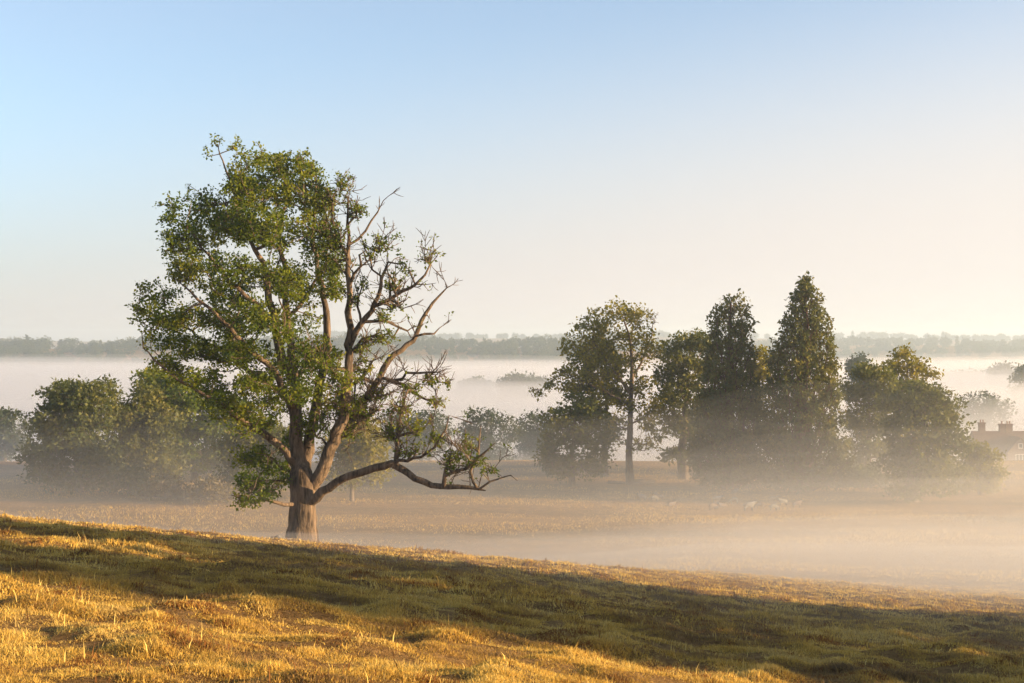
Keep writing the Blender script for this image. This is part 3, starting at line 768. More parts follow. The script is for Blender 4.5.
broadleaf('poplar_tree', 'golden green tree whose loose top rises behind the two dark crowns', 'tree', 186, 908,
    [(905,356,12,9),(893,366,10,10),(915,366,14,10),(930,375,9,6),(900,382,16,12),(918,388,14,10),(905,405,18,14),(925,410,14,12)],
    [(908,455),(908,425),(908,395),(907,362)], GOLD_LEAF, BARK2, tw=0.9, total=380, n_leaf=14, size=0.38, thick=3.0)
broadleaf('chestnut_tree', 'dense heavy crowned tree before the house, its skirt drooping into the mist', 'tree', 152, 912,
    [(915,388,14,8),(930,395,18,11),(905,400,14,11),(945,405,12,10),(922,415,24,14),(948,425,14,12),(900,425,14,12),(935,438,24,14),(905,445,18,14),(952,448,11,12),(925,462,28,14),(895,465,16,10),(948,470,14,10),(915,482,26,9),(905,492,18,7),(940,484,12,7)],
    [(911,490),(912,465),(914,435),(917,405)], DARK_LEAF, BARK2, tw=1.3, total=950, n_leaf=20, size=0.34, thick=4.5)
broadleaf('apple_tree', 'low spreading tree standing in front of the brick house', 'tree', 158, 980,
    [(978,448,14,8),(968,456,11,9),(990,458,11,8),(980,466,16,8),(996,470,7,6),(966,470,9,7),(978,476,18,7),(960,478,11,7),(994,478,9,6),(975,486,18,6),(955,486,9,5),(990,487,9,4)], [(980,478),(980,466),(980,452)], GOLD_LEAF, BARK2, tw=0.5, total=260, n_leaf=18, size=0.32, thick=2.2)
broadleaf('skirt_bush', 'misty bush at the foot of the dark round crowned tree', 'bush', 166, 866,
    [(864,476,14,9),(852,482,9,6),(878,480,10,8)], [(866,486),(866,476)], BUSH_LEAF, BARK2, tw=0.15, total=140, n_leaf=16, size=0.32, thick=1.4)
broadleaf('skirt_bush', 'small misty bush between the feet of the two conifers', 'bush', 168, 764,
    [(764,474,10,8),(758,466,7,8),(770,480,8,6)], [(764,482),(764,472)], GOLD_LEAF, BARK2, tw=0.15, total=120, n_leaf=14, size=0.3, thick=1.2)

# ---- trees further off, standing in the fog
def far_tree(name, label, Y, bpx, blobs, mat=FAR_LEAF, group=None, total=200, size=None, basey=None):
    k = Y / F
    b0 = min(b[1] for b in blobs)
    lo = max(b[1] + b[3] for b in blobs)
    blobs = list(blobs) + [(b[0], b[1] + 1.6 * b[3] + 4, b[2] * 0.95, b[3] * 1.1 + 3) for b in blobs[::2]]
    lo += 6; total = int(total * 1.5)
    return broadleaf(name, label, 'tree', Y, bpx, blobs, [(bpx, lo), (bpx, (lo + b0) / 2), (bpx, b0)], mat, BARK2, tw=0.9, total=total, n_leaf=14, size=size or 2.4 * k, spread=5.5 * k, thick=10 * k * 1.5, sides=6)

far_tree('misty_tree', 'broad misty tree with a flat crown between the oak and the small round tree', 262, 487, [(480,418,18,10),(498,422,18,11),(470,432,14,12),(510,435,12,10),(488,438,24,12),(490,455,24,10)], total=340)
far_tree('misty_tree', 'pale misty tree just left of the small round tree', 285, 538, [(532,422,14,9),(545,428,12,12),(525,436,12,12),(538,446,18,12)], total=240)
far_tree('misty_tree', 'misty tree seen through the twigs of the low oak limb', 275, 430, [(425,418,18,10),(440,430,16,12),(412,430,16,12),(428,445,24,12)], total=280)
far_tree('misty_tree', 'faint misty tree behind the bare limbs, nearer the oak trunk', 300, 396, [(395,420,16,10),(405,432,14,12),(388,436,12,12)], total=200)
far_tree('fog_tree', 'pale bushy tree of the two far out in the fog bank, on the right', 640, 522, [(515,380,14,6),(530,382,14,6),(505,385,8,6),(545,384,8,5)], total=220)
far_tree('fog_tree', 'pale low tree of the two far out in the fog bank, on the left', 690, 470, [(466,385,8,4),(478,384,10,5),(488,387,6,4)], total=160)
far_tree('fog_tree', 'large faint rounded tree in the fog above the house roof', 440, 983, [(978,402,18,10),(995,410,18,12),(965,412,16,12),(985,425,28,12)], total=300)
far_tree('fog_tree', 'faint tree with a domed crown at the right edge above the fog', 780, 1003, [(1003,368,9,5),(996,374,9,5),(1010,374,8,5),(1003,379,14,5)], total=200)
far_tree('fog_tree', 'dark pointed tree cut by the right edge above the fog', 600, 1024, [(1018,378,5,6),(1024,374,6,8),(1030,372,6,10),(1036,376,6,8)], total=170, mat=DARK_LEAF)
far_tree('fog_tree', 'faint low tree line clump right of the golden tree', 880, 960, [(950,378,9,4),(962,377,9,5),(974,376,9,5),(984,379,7,4)], total=200)
far_tree('fog_tree', 'faint tree in the gap right of the tallest conifer', 470, 857, [(858,360,8,6),(853,368,8,7),(862,370,8,6)], total=160)

# ---- far woods on the ridges
def wood(name, label, trees, leaf=1.5):
    C = []; nn = 70; Vs = []; Qs = []; Ts = []; nv = 0
    for (x, y, h, w, kind) in trees:
        z0 = ground_at(x, y)
        n = 110
        u = rng.normal(0, 1, (n, 3)); u /= np.linalg.norm(u, axis=1)[:, None]
        u *= (0.55 + 0.45 * rng.uniform(0, 1, n) ** 0.5)[:, None]
        if kind == 'cone':
            zz = rng.uniform(0, 1, n) ** 1.3; a = rng.uniform(0, 6.283, n); rr = (1 - zz) * w * 0.5 * rng.uniform(0.5, 1, n)
            p = np.stack([np.cos(a) * rr, np.sin(a) * rr, zz * h], 1)
        else:
            lob = 1 + 0.25 * np.sin(u[:, 0] * 5 + x) * np.cos(u[:, 2] * 6 + y)
            p = u * lob[:, None] * np.array([w * 0.5, w * 0.5, h * 0.45]) + np.array([0, 0, h * 0.52])
        C.append(p + np.array([x, y, z0]))
    C = np.vstack(C)
    v, q, t = leaves(C, 4, leaf * 0.9, leaf, tint_c=np.clip(0.4 + 0.25 * rng.normal(0, 1, len(C)), 0, 1))
    o = link(name, mesh_np(name, v, q, None, t), FAR_LEAF)
    tag(o, label, 'woodland', kind='stuff')

def ridge_trees(x0, x1, yc, n, hmin, hmax, spread, conep=0.1):
    T = []
    for i in range(n):
        x = rng.uniform(x0, x1); y = yc + rng.uniform(-spread, spread)
        h = rng.uniform(hmin, hmax) * (0.45 + 1.1 * float(fbm(np.array([x / 45.0]), np.array([3.0]), 71, 2)[0]))
        c = rng.uniform() < conep
        T.append((x, y, h * (1.15 if c else 1), h * (0.6 if c else rng.uniform(0.8, 1.3)), 'cone' if c else 'round'))
    return T
wood('distant_woods', 'blue grey wood along the ridge beyond the fog, behind and left of the oak', ridge_trees(-1000, 130, 1880, 330, 11, 17, 90) + ridge_trees(-1000, 120, 1720, 420, 10, 15, 90) + ridge_trees(-1000, 110, 1560, 330, 9, 14, 60))
wood('distant_woods', 'fainter wood on the far ridge at the right horizon', ridge_trees(40, 1500, 2880, 330, 12, 18, 140) + ridge_trees(40, 1500, 2600, 330, 12, 18, 120), leaf=2.2)
wood('distant_woods', 'faintest wood along the last ridge at the horizon', ridge_trees(-600, 2000, 4080, 300, 12, 20, 160, 0.05), leaf=3.2)
wood('distant_woods', 'pale wood on the slope half sunk in fog at the right', ridge_trees(330, 800, 1150, 90, 9, 13, 60), leaf=1.4)

# ---- trees outside the right edge of the picture whose shade lies across the grass
def shade_tree(x, y, h, w, leafy=24, protos={}, lab='dense broadleaf tree beyond the right edge of the photo, shading the slope'):
    z = ground_at(x, y); src = protos.setdefault(leafy, [None])
    if src[0] is None:
        root = empty('beech_tree', (x, y, z), lab, 'tree', 'shade trees right of the view')
        g = Grow(tip=0.03, power=0.46, bf=0.2)
        g.limb([np.array([0, 0, -0.5]), np.array([0, 0, 3.0]), np.array([0.2, 0, 8.0]), np.array([0, 0.2, 15.0])], [0.75, 0.55, 0.42, 0.1], 0, 0.8, 0.03, root=True)
        n = 700
        u = rng.normal(0, 1, (n, 3)); u /= np.linalg.norm(u, axis=1)[:, None]; u *= (rng.uniform(0, 1, n) ** 0.33)[:, None]
        u *= (0.85 + 0.25 * np.sin(u[:, :1] * 6) * np.sin(u[:, 2:] * 5))
        A = u * np.array([6.5, 6.5, 9.0]) + np.array([0, 0, 11.0])
        A = A[A[:, 2] > 1.5]
        tips = g.grow(A, step=1.0); g.finish()
        link('trunk', mesh_np('trunk', *g.tubes(0, 8), smooth=True), BARK2, root)
        v, q, t = leaves(np.array([g.P[i] for i in tips]), leafy, 1.2, 0.7)
        link('crown', mesh_np('crown', v, q, None, t), DARK_LEAF, root)
        src[0] = root
    else:
        root = copy_tree(src[0]); root.location = (x, y, z); root.rotation_euler = (0, 0, rng.uniform(0, 6.28))
    root.scale = (w / 13.0, w / 13.0, h / 20.0)
    root.location.z -= 0.1
SUN_AZ = R(-9.0)       # turned from +x towards +y
SUN_EL = R(9.5)
def shade_at(gx, gy, dist, h, w):
    shade_tree(gx + dist * math.cos(SUN_AZ), gy + dist * math.sin(SUN_AZ), h, w, 15 if gy < 30 else (9 if gy < 60 else 16))
for (gy, dist, h, w) in ((20.3, 62, 23, 8.0), (31.2, 66, 20, 9.0), (37.0, 72, 20, 9.0)):
    shade_at(0, gy, dist, h, w)
shade_tree(17.0, 23.3, 5.4, 4.6)  # low unseen bush, added to shade the right part of the lit strip
for (gy, dist, h, w) in ((141, 134, 18, 8), (116, 118, 14, 4), (101, 112, 13, 3.5)):
    shade_at(0, gy, dist, h, w)

# ================================================================== HOUSE
def box_vq(x0, x1, y0, y1, z0, z1):
    v = [(x0,y0,z0),(x1,y0,z0),(x1,y1,z0),(x0,y1,z0),(x0,y0,z1),(x1,y0,z1),(x1,y1,z1),(x0,y1,z1)]
    q = [(0,3,2,1),(4,5,6,7),(0,1,5,4),(1,2,6,5),(2,3,7,6),(3,0,4,7)]
    return v, q
class MB:
    def __init__(s): s.v = []; s.f = []
    def box(s, *a):
        v, q = box_vq(*a); n = len(s.v); s.v += v; s.f += [tuple(i + n for i in f) for f in q]; return s
    def poly(s, vs, fs):
        n = len(s.v); s.v += vs; s.f += [tuple(i + n for i in f) for f in fs]; return s
    def build(s, name, mat, parent=None, label=None):
        me = bpy.data.meshes.new(name); me.from_pydata(s.v, [], s.f); me.update()
        o = link(name, me, mat, parent)
        if label: o['label'] = label
        return o

def build_house():
    Y = 300.0
    x0 = at(981, 0, Y)[0]; zr = at(0, 433, Y)[2]
    cx, cy = x0 + 9.0, Y + 5
    zg = ground_at(cx, cy)
    H = zr - zg                               # ridge height above the ground
    root = empty('brick_house', (cx, cy, zg), 'red brick house with tall chimneys at the right edge, half sunk in mist', 'house')
    m, nt, nd, ln = new_mat('brick')
    tc = nd.new('ShaderNodeTexCoord'); br = nd.new('ShaderNodeTexBrick')
    br.inputs['Scale'].default_value = 1.0; br.inputs['Brick Width'].default_value = 0.22; br.inputs['Row Height'].default_value = 0.075; br.inputs['Mortar Size'].default_value = 0.01
    br.inputs['Color1'].default_value = (0.15, 0.075, 0.055, 1); br.inputs['Color2'].default_value = (0.11, 0.06, 0.045, 1); br.inputs['Mortar'].default_value = (0.2, 0.17, 0.15, 1)
    mp = nd.new('ShaderNodeMapping'); mp.inputs['Rotation'].default_value = (R(90), 0, 0)
    ln.new(tc.outputs['Object'], mp.inputs['Vector']); ln.new(mp.outputs[0], br.inputs['Vector'])
    bs = nd.new('ShaderNodeBsdfPrincipled'); bs.inputs['Roughness'].default_value = 0.9; ln.new(br.outputs['Color'], bs.inputs['Base Color'])
    out = nd.new('ShaderNodeOutputMaterial'); ln.new(bs.outputs[0], out.inputs['Surface'])
    BR = m
    TILE = noise_mat('roof_tile', [(0.3, (0.06, 0.032, 0.025)), (0.7, (0.12, 0.062, 0.045))], scale=3, bump=0.5)
    WHITE = noise_mat('white_paint', [(0.3, (0.7, 0.68, 0.63)), (0.7, (0.8, 0.78, 0.74))], scale=4)
    GLASS = noise_mat('window_glass', [(0.3, (0.03, 0.035, 0.04)), (0.7, (0.06, 0.06, 0.07))], scale=1, rough=0.1, bump=0.0)
    POT = noise_mat('clay_pot', [(0.3, (0.2, 0.11, 0.08)), (0.7, (0.28, 0.16, 0.11))], scale=8)
    E = H - 3.9                                # eaves
    hx, hy = 9.0, 4.5
    wv = MB().box(-hx, hx, -hy, hy, -0.6, E)
    # end gables
    for sx in (-hx, hx):
        t = 0.0
        wv.poly([(sx - 0.15, -hy, E), (sx + 0.15, -hy, E), (sx + 0.15, hy, E), (sx - 0.15, hy, E), (sx - 0.15, 0, H - 0.15), (sx + 0.15, 0, H - 0.15)],
                [(0, 4, 3), (1, 2, 5), (0, 1, 5, 4), (2, 3, 4, 5)])
    # the projecting gabled wing
    gx0, gx1 = -3.9, 1.4; gm = (gx0 + gx1) / 2; GH = E + 3.0
    wv.box(gx0, gx1, -hy - 2.2, -hy + 0.1, -0.6, E - 0.004)
    wv.poly([(gx0, -hy - 2.2, E), (gx1, -hy - 2.2, E), (gm, -hy - 2.2, GH - 0.12), (gx0, -hy - 1.9, E), (gx1, -hy - 1.9, E), (gm, -hy - 1.9, GH - 0.12)],
            [(0, 1, 2), (3, 5, 4), (0, 2, 5, 3), (1, 4, 5, 2)])
    wv.build('wall', BR, root)
    def slab(a, b, c, d, t=0.14):
        A = [Vector(p) for p in (a, b, c, d)]
        n = (A[1] - A[0]).cross(A[3] - A[0]).normalized() * t
        vs = [tuple(p) for p in A] + [tuple(p + n) for p in A]
        return vs, [(0,3,2,1),(4,5,6,7),(0,1,5,4),(1,2,6,5),(2,3,7,6),(3,0,4,7)]
    o_ = 0.4; dz = o_ * 3.9 / hy
    rf = MB()
    rf.poly(*slab((-hx - .4, -hy - o_, E - dz), (hx + .4, -hy - o_, E - dz), (hx + .4, 0, H), (-hx - .4, 0, H)))
    rf.poly(*slab((hx + .4, hy + o_, E - dz), (-hx - .4, hy + o_, E - dz), (-hx - .4, 0, H), (hx + .4, 0, H)))
    roof = rf.build('roof', TILE, root)
    wg = MB(); ov = 0.3; hw = (gx1 - gx0) / 2; d2 = ov * 3.0 / hw
    wg.poly(*slab((gx0 - ov, -hy - 2.5, E - d2), (gm, -hy - 2.5, GH), (gm, -1.2, GH), (gx0 - ov, -1.2, E - d2)))
    wg.poly(*slab((gm, -hy - 2.5, GH), (gx1 + ov, -hy - 2.5, E - d2), (gx1 + ov, -1.2, E - d2), (gm, -1.2, GH)))
    wg.build('gable_roof', TILE, root)
    for (xx, w, pots) in ((-7.2, 1.25, 2), (-2.9, 1.1, 1), (-1.5, 1.5, 2), (6.5, 1.4, 2)):
        top = H + (1.7 if xx < -5 or xx > 5 else 1.4)
        cb = MB().box(xx - w / 2, xx + w / 2, -0.5, 0.5, H - 1.3, top).box(xx - w / 2 - .12, xx + w / 2 + .12, -0.62, 0.62, top + .003, top + 0.25)
        ch = cb.build('chimney', BR, roof)
        for j in range(pots):
            px = xx + (j - (pots - 1) / 2) * 0.55
            pv = []; pf = []
            for (zz, rr) in ((top + 0.25, 0.17), (top + 0.75, 0.13), (top + 0.8, 0.17), (top + 0.86, 0.17)):
                for a in range(10): pv.append((px + rr * math.cos(a * .6283), rr * math.sin(a * .6283), zz))
            for l in range(3):
                for a in range(10): pf.append((l * 10 + a, l * 10 + (a + 1) % 10, (l + 1) * 10 + (a + 1) % 10, (l + 1) * 10 + a))
            pf.append(tuple(30 + a for a in range(10)))
            MB().poly(pv, pf).build('chimney_pot', POT, roof)
    def window(xx, zz, w, h, yf, n=3):
        fr = MB()
        fr.box(xx - w/2 - .08, xx + w/2 + .08, yf - .10, yf + .05, zz - .12, zz - .002)
        fr.box(xx - w/2 - .08, xx + w/2 + .08, yf - .08, yf + .05, zz + h + .002, zz + h + .1)
        for j in range(n + 1):
            c = xx - w/2 + j * w / n
            fr.box(c - .05, c + .05, yf - .07, yf + .05, zz, zz + h)
        fo = fr.build('window', WHITE, root)
        MB().box(xx - w/2 + .02, xx + w/2 - .02, yf - .03, yf + .04, zz + .01, zz + h - .01).build('pane', GLASS, fo)
    zu = E - 1.9
    window(gm, zu, 2.0, 1.35, -hy - 2.2); window(gm, zu - 2.75, 2.0, 1.45, -hy - 2.2)
    window(gm, E + 0.9, 0.8, 0.8, -hy - 2.2, 1)
    for xx in (-6.4, 4.0, 7.0):
        window(xx, zu, 1.5, 1.3, -hy); window(xx, zu - 2.75, 1.5, 1.45, -hy)
build_house()

# ================================================================== SHEEP
def fleece(name, c0, c1):
    return noise_mat(name, [(0.3, c0), (0.7, c1)], scale=14, bump=0.8, dist=0.04, rough=0.95)
WOOL = fleece('wool', (0.17, 0.155, 0.135), (0.27, 0.245, 0.215))
WOOL_D = fleece('dark_wool', (0.14, 0.10, 0.08), (0.24, 0.18, 0.14))
FACE = fleece('dark_face', (0.05, 0.045, 0.04), (0.10, 0.09, 0.08))

def sheep_mesh(pose):
    """one continuous body: skeleton with a Skin modifier, baked to a mesh"""
    V = []; E = []; Rr = []
    def n(p, r, par=None):
        V.append(p); Rr.append(r)
        if par is not None: E.append((par, len(V) - 1))
        return len(V) - 1
    lift = 0.0 if pose != 'lying' else -0.40
    hip = n((-0.36, 0, 0.66 + lift), 0.21)
    mid = n((0.0, 0, 0.64 + lift), 0.25, hip)
    sh = n((0.34, 0, 0.67 + lift), 0.20, mid)
    tail = n((-0.56, 0, 0.62 + lift), 0.09, hip); n((-0.60, 0, 0.44 + lift), 0.035, tail)
    if pose == 'grazing':
        nk = n((0.56, 0, 0.50), 0.125, sh); hd = n((0.68, 0, 0.28), 0.095, nk); mz = n((0.74, 0, 0.10), 0.055, hd)
        ear = (0.62, 0.34)
    else:
        nk = n((0.54, 0, 0.84 + lift), 0.125, sh); hd = n((0.68, 0, 0.98 + lift), 0.10, nk); mz = n((0.86, 0, 0.90 + lift), 0.06, hd)
        ear = (0.64, 1.03 + lift)
    for s in (-1, 1):
        e = n((ear[0], s * 0.10, ear[1]), 0.03, hd); n((ear[0] - 0.02, s * 0.19, ear[1] - 0.03), 0.018, e)
        if pose == 'lying':
            a = n((0.36, s * 0.15, 0.14), 0.075, sh); b = n((0.58, s * 0.16, 0.06), 0.045, a); n((0.46, s * 0.17, 0.04), 0.035, b)
            a = n((-0.38, s * 0.20, 0.16), 0.11, hip); b = n((-0.14, s * 0.27, 0.08), 0.05, a); n((-0.34, s * 0.28, 0.04), 0.035, b)
        else:
            a = n((0.33, s * 0.11, 0.42), 0.075, sh); b = n((0.34, s * 0.11, 0.22), 0.042, a); n((0.33, s * 0.11, 0.02), 0.036, b)
            a = n((-0.34, s * 0.12, 0.46), 0.10, hip); b = n((-0.46, s * 0.12, 0.27), 0.045, a); n((-0.42, s * 0.12, 0.02), 0.036, b)
    me = bpy.data.meshes.new('sheep'); me.from_pydata(V, E, []); me.update()
    o = bpy.data.objects.new('sheep_tmp', me); COL.objects.link(o)
    sk = o.modifiers.new('skin', 'SKIN')
    for i, sv in enumerate(me.skin_vertices[0].data if me.skin_vertices else []):
        sv.radius = (Rr[i], Rr[i])
    if not me.skin_vertices:
        pass
    o.modifiers.new('sub', 'SUBSURF').levels = 2
    return o, Rr, hd

def bake_sheep(pose, mats):
    o, Rr, hd = sheep_mesh(pose)
    me = o.data
    if not me.skin_vertices:
        bpy.context.view_layer.objects.active = o; o.select_set(True)
        bpy.ops.object.modifier_remove(modifier='skin'); bpy.ops.object.modifier_add(type='SKIN')
        o.modifiers.move(len(o.modifiers) - 1, 0)
    for i, sv in enumerate(me.skin_vertices[0].data):
        sv.radius = (Rr[i], Rr[i]); sv.use_root = (i == 1)
    dg = bpy.context.evaluated_depsgraph_get(); dg.update()
    out = bpy.data.meshes.new_from_object(o.evaluated_get(dg))
    bpy.data.objects.remove(o)
    out.name = 'sheep_' + pose
    co = np.zeros(len(out.vertices) * 3); out.vertices.foreach_get('co', co); co = co.reshape(-1, 3)
    out.materials.clear()
    for m in mats: out.materials.append(m)
    hx = 0.60
    for p in out.polygons:
        p.use_smooth = True
        c = p.center
        isf = (c.x > hx) if pose != 'lying' else (c.x > hx and c.z > 0.35)
        low = c.z < 0.30 and pose != 'lying' and c.x < 0.55
        p.material_index = 1 if (isf or low) else 0
    return out

MS = {}
for pose in ('standing', 'grazing', 'lying'):
    MS[pose, 'w'] = bake_sheep(pose, [WOOL, FACE])
    d = MS[pose, 'w'].copy(); d.materials[0] = WOOL_D; MS[pose, 'd'] = d
GR = 'sheep flock in the mist'
def sheep(px, py, Y, pose, c, rz, label, dz=0.0, group=GR, s=0.82):
    p = at(px, py, Y)
    if Y > 100:                       # slide along the ray until it meets the ground
        for _ in range(30):
            z = ground_at(p[0], p[1]); Yn = (CZ - z) / ((py - HY) / F)
            p = at(px, py, 0.5 * p[1] + 0.5 * Yn)
    o = bpy.data.objects.new('sheep', MS[pose, c]); COL.objects.link(o)
    o.location = (p[0], p[1], ground_at(p[0], p[1]) + dz); o.rotation_euler = (0, 0, R(rz)); o.scale = (s, s, s)
    tag(o, label, 'sheep', group)
sheep(749, 511, 145, 'standing', 'w', 12, 'largest white sheep standing side on in the middle of the misty flock', s=1.02)
sheep(734, 504, 150, 'grazing', 'w', 160, 'white sheep just behind the largest one, to its left')
sheep(717, 503, 152, 'standing', 'w', -20, 'pale sheep heading the left end of the middle knot of the flock')
sheep(713, 510, 146, 'grazing', 'd', 25, 'dark grazing sheep at the left front of the middle knot')
sheep(723, 507, 148, 'lying', 'd', 200, 'dark sheep lying between the two left sheep of the middle knot')
sheep(760, 509, 146, 'grazing', 'd', 170, 'dark grazing sheep just right of the largest white one')
sheep(774, 511, 144, 'grazing', 'w', 15, 'white sheep grazing in front at the right of the flock')
sheep(783, 506, 149, 'standing', 'w', 190, 'pale sheep behind the front right grazer')
sheep(797, 508, 147, 'standing', 'd', 10, 'dark sheep at the far right end of the flock')
sheep(773, 500, 156, 'lying', 'd', 0, 'brownish sheep lying furthest back, before the tall conifer')
sheep(642, 501, 153, 'standing', 'w', 200, 'white sheep at the left end, apart from the main flock')
sheep(655, 502, 152, 'grazing', 'w', 30, 'white sheep second from the left end, with a dark one behind it')
sheep(659, 501, 155, 'standing', 'd', 150, 'dark sheep right behind the second white one at the left end')
sheep(671, 506, 149, 'lying', 'd', 20, 'dark sheep resting between the left group and the middle knot')
sheep(735, 493, 165, 'lying', 'w', 40, 'small white sheep lying by the foot of the flat topped conifer')
sheep(289, 540, 77.5, 'lying', 'w', 165, 'white sheep resting against the foot of the oak trunk', group='sheep under the oak', s=1.0)
sheep(280, 540, 78.5, 'lying', 'd', 140, 'dark faced sheep lying just left of the white one under the oak', group='sheep under the oak', s=0.9)

# ---- fallen log by the ash
def log(px, py, L, r, rz, label):
    p = at(px, py, 165)
    for _ in range(30):
        z = ground_at(p[0], p[1]); p = at(px, py, 0.5 * p[1] + 0.5 * (CZ - z) / ((py - HY) / F))
    root = empty('fallen_log', (p[0], p[1], ground_at(p[0], p[1]) + r * 0.8), label, 'log', rz=R(rz))
    n = 12; xs = np.linspace(-L / 2, L / 2, 7); v = []; f = []
    for i, x in enumerate(xs):
        for a in range(n):
            rr = r * (1 + 0.08 * math.sin(a * 2.1 + i) + rng.normal(0, 0.03)) * (1 - 0.06 * i)
            v.append((x, rr * math.cos(a * 2 * math.pi / n), rr * math.sin(a * 2 * math.pi / n)))
    for i in range(6):
        for a in range(n): f.append((i*n+a, i*n+(a+1) % n, (i+1)*n+(a+1) % n, (i+1)*n+a))
    MB().poly(v, f).build('bark', BARK2, root)
    CUT = noise_mat('cut_wood', [(0.3, (0.45, 0.33, 0.2)), (0.7, (0.6, 0.46, 0.3))], scale=9)
    for e in (0, 6):
        ring = [(v[e*n+a][0] + (-0.01 if e == 0 else 0.01), v[e*n+a][1] * .93, v[e*n+a][2] * .93) for a in range(n)]
        MB().poly(ring, [tuple(range(n)) if e else tuple(range(n - 1, -1, -1))]).build('cut_end', CUT, root)
log(642, 483, 3.2, 0.28, 8, 'pale sawn log on the grass just right of the bare ash trunk')
log(617, 484, 2.2, 0.22, -20, 'short log lying just left of the bare ash trunk')

# ================================================================== AIR
def slabvol(name, x0, x1, y0, y1, top_fn, zb, mat, label, nx=90, ny=110):
    xs = np.sign(np.linspace(-1, 1, nx)) * np.abs(np.linspace(-1, 1, nx)) ** 1.8
    xs = np.where(xs < 0, -xs * x0, xs * x1)
    ys = y0 + (y1 - y0) * np.linspace(0, 1, ny) ** 2.2
    X, Yg = np.meshgrid(xs, ys)
    Z = np.maximum(top_fn(X, Yg), zb + 0.5)
    top = np.stack([X, Yg, Z], -1).reshape(-1, 3); bot = top.copy(); bot[:, 2] = zb
    N = nx * ny
    i = np.arange(nx - 1)[None] + nx * np.arange(ny - 1)[:, None]
    q = np.stack([i, i + 1, i + nx + 1, i + nx], -1).reshape(-1, 4)
    Q = [q, q[:, ::-1] + N]
    a = np.arange(nx - 1)
    Q.append(np.stack([a, a + N, a + 1 + N, a + 1], 1))
    b = a + nx * (ny - 1); Q.append(np.stack([b, b + 1, b + 1 + N, b + N], 1))
    c = nx * np.arange(ny - 1); Q.append(np.stack([c, c + nx, c + nx + N, c + N], 1))
    d = c + nx - 1; Q.append(np.stack([d, d + N, d + nx + N, d + nx], 1))
    o = link(name, mesh_np(name, np.vstack([top, bot]), np.vstack(Q), smooth=False), mat)
    tag(o, label, 'mist', kind='stuff')
    return o

def mist_top(level, amp, seed, climb):
    def fn(x, y):
        z = level + amp * (fbm(x / 38.0 + seed, y / 26.0, 401 + seed, 4) - 0.47) * 2
        z = z - 14.0 * sstep(174, 245, y) - 9.0 * sstep(900, 1480, y)
        z = z + climb * sstep(-2, 22, x) * (1 - sstep(95, 140, y))
        return z
    return fn
MIST_C = (0.86, 0.86, 0.89)
LAY = [(12.5, 2.4, 1, 5.0, 0.0011, 'highest thinnest veil of mist over the valley field'),
       (10.0, 2.0, 2, 4.6, 0.0014, 'second thin veil of mist between the trees'),
       (8.0, 1.7, 3, 4.2, 0.0016, 'thin layer of mist round the lower crowns'),
       (6.5, 1.3, 4, 3.4, 0.0019, 'middle layer of mist round the tree feet'),
       (5.2, 0.9, 5, 2.5, 0.0019, 'low layer of mist on the valley grass'),
       (4.3, 0.6, 6, 1.5, 0.0022, 'lowest dense mist hugging the valley floor')]
for lv, am, sd, cl, de, lb in LAY:
    slabvol('mist', -1300 - sd * 7, 1700 + sd * 9, 34 + sd * 1.3, 1480 + sd * 6, mist_top(lv, am, sd, cl), -16.4 - sd * 0.05, volume_mat('mist_air', de * 1.15, (0.95, 0.94, 0.93), 0.35), lb)
def sea_top(x, y):
    return 5.5 * sstep(235 + 110 * sstep(20, 60, x), 420, y) - 2.0 - 14.0 * sstep(235 + 110 * sstep(20, 60, x), 215 + 110 * sstep(20, 60, x), y) - 11.0 * sstep(1000, 1500, y) + 3.0 * (fbm(x / 120.0, y / 90.0, 601, 4) - 0.47) + 2.0 * sstep(300, 900, x)
slabvol('fog', -1330, 1760, 215, 1505, sea_top, -16.8, volume_mat('fog_air', 0.010, MIST_C, 0.35), 'bank of fog filling the valley beyond the trees')

def veil_top(level, seed, end):
    def fn(x, y):
        return (level + 2.0) * sstep(330 + 60 * (seed % 3), 620, y) - 2.0 - (level + 5) * sstep(end - 550, end, y) + 6.0 * (fbm(x / 170.0 + seed, y / 140.0, 701 + seed, 4) - 0.47) + (3.0 + 3.0 * seed) * sstep(150, 900, x)
    return fn
for lv, sd, en, de, lb in ((7.5, 1, 1500, 0.0020, 'lower veil of fog over the far valley'), (10.0, 2, 1470, 0.0015, 'middle veil of fog over the far valley'), (13.0, 3, 1440, 0.0009, 'thin upper veil of fog over the far valley')):
    slabvol('fog', -1340 - 8 * sd, 1780 + 9 * sd, 260 + 4 * sd, 1512 + sd, veil_top(lv, sd, en), -16.9 - 0.03 * sd, volume_mat('fog_veil', de, MIST_C, 0.35), lb)
def slope_top(x, y):
    m = sstep(13, 50, y) * (0.12 + 0.88 * sstep(-14, 24, x)) * (1 - sstep(56, 150, y)) * (1 - sstep(200, 400, x))
    return terrain(x, y) - 0.3 + m * (4.0 + 2.2 * (fbm(x / 9.0, y / 7.0, 801, 3) - 0.47))
slabvol('mist', -60, 420, 22, 250, slope_top, -16.95, volume_mat('slope_mist', 0.0090, (0.95, 0.94, 0.93), 0.35), 'mist creeping up the foot of the near slope on the right', nx=120, ny=120)
hz = MB().box(-4300, 4300, -140, 5700, -18.5, 75).build('haze', volume_mat('haze_air', 0.00028, (0.76, 0.89, 1.0), 0.3))
tag(hz, 'even thin morning haze over the whole valley', 'haze', kind='stuff')

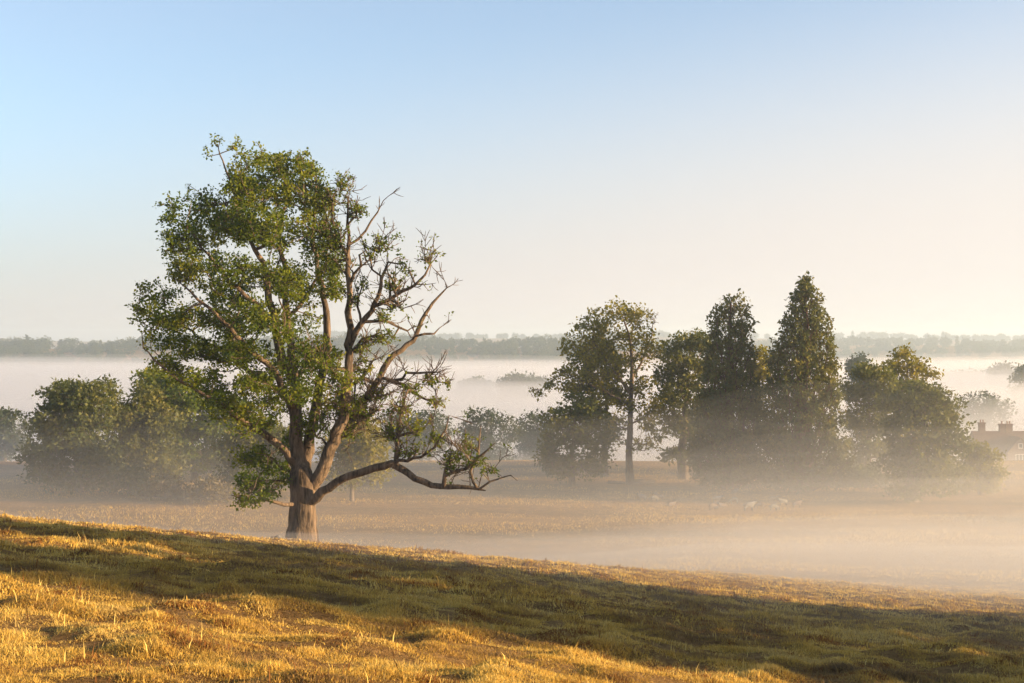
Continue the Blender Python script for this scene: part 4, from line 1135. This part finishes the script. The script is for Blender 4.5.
# ================================================================== LIGHT + CAMERA
w = bpy.data.worlds.new('World'); scene.world = w; w.use_nodes = True
nt = w.node_tree; nd = nt.nodes; nd.clear()
sky = nd.new('ShaderNodeTexSky'); sky.sky_type = 'NISHITA'; sky.sun_disc = False
sky.sun_elevation = SUN_EL; sky.sun_rotation = R(90) - SUN_AZ
sky.air_density = 1.0; sky.dust_density = 0.4; sky.ozone_density = 5.0; sky.altitude = 60
bg = nd.new('ShaderNodeBackground'); bg.inputs['Strength'].default_value = 0.10
hs = nd.new('ShaderNodeHueSaturation'); hs.inputs['Saturation'].default_value = 0.65
nt.links.new(sky.outputs[0], hs.inputs['Color'])
tn = nd.new('ShaderNodeMix'); tn.data_type = 'RGBA'; tn.blend_type = 'MULTIPLY'; tn.inputs['Factor'].default_value = 1.0
nt.links.new(hs.outputs[0], tn.inputs['A']); tn.inputs['B'].default_value = (1.0, 1.0, 0.94, 1)
# the milky morning veil low in the sky, warmer and higher towards the sun
tcw = nd.new('ShaderNodeTexCoord'); sx = nd.new('ShaderNodeSeparateXYZ'); nt.links.new(tcw.outputs['Generated'], sx.inputs[0])
def mth(op, a, b, c=None, clamp=False):
    m = nd.new('ShaderNodeMath'); m.operation = op; m.use_clamp = clamp
    for k, q in enumerate((a, b, c)):
        if q is None: continue
        if isinstance(q, (int, float)): m.inputs[k].default_value = q
        else: nt.links.new(q, m.inputs[k])
    return m.outputs[0]
vz = mth('MULTIPLY_ADD', sx.outputs['Z'], -4.4, 1.04)
vf = mth('MULTIPLY_ADD', sx.outputs['X'], 0.75, vz, True)
mr = nd.new('ShaderNodeMapRange'); mr.interpolation_type = 'SMOOTHSTEP'; mr.inputs['To Max'].default_value = 0.95
nt.links.new(vf, mr.inputs['Value'])
cm = nd.new('ShaderNodeMix'); cm.data_type = 'RGBA'
nt.links.new(mth('MULTIPLY_ADD', sx.outputs['X'], 1.2, 0.5, True), cm.inputs['Factor'])
cm.inputs['A'].default_value = (2.5, 2.2, 2.12, 1); cm.inputs['B'].default_value = (3.12, 2.80, 2.55, 1)
fm = nd.new('ShaderNodeMix'); fm.data_type = 'RGBA'
nt.links.new(mr.outputs[0], fm.inputs['Factor']); nt.links.new(tn.outputs['Result'], fm.inputs['A']); nt.links.new(cm.outputs['Result'], fm.inputs['B'])
nt.links.new(fm.outputs['Result'], bg.inputs['Color'])
wo = nd.new('ShaderNodeOutputWorld'); nt.links.new(bg.outputs[0], wo.inputs['Surface'])

sl = bpy.data.lights.new('sun', 'SUN'); sl.energy = 5.0; sl.angle = R(0.55); sl.color = (1.0, 0.72, 0.40)
so = bpy.data.objects.new('sun', sl); COL.objects.link(so)
sd = Vector((math.cos(SUN_EL) * math.cos(SUN_AZ), math.cos(SUN_EL) * math.sin(SUN_AZ), math.sin(SUN_EL)))
so.rotation_euler = sd.to_track_quat('Z', 'Y').to_euler()
so.location = (60, 0, 60)

cam = bpy.data.cameras.new('camera'); co = bpy.data.objects.new('camera', cam); COL.objects.link(co)
cam.sensor_width = 36.0; cam.lens = F / 1024 * 36.0; cam.clip_end = 20000; cam.clip_start = 0.1
co.location = (0, 0, CZ); co.rotation_euler = (R(90) + math.atan((HY - 341.5) / F), 0, 0)
scene.camera = co

scene.render.engine = 'CYCLES'
cy = scene.cycles
cy.use_denoising = True
cy.max_bounces = 8; cy.diffuse_bounces = 3; cy.transmission_bounces = 4; cy.volume_bounces = 3; cy.transparent_max_bounces = 8
cy.use_adaptive_sampling = True; cy.adaptive_threshold = 0.02
vs = scene.view_settings
vs.view_transform = 'Standard'; vs.look = 'None'; vs.exposure = 1.65; vs.gamma = 1.0; vs.use_curve_mapping = False
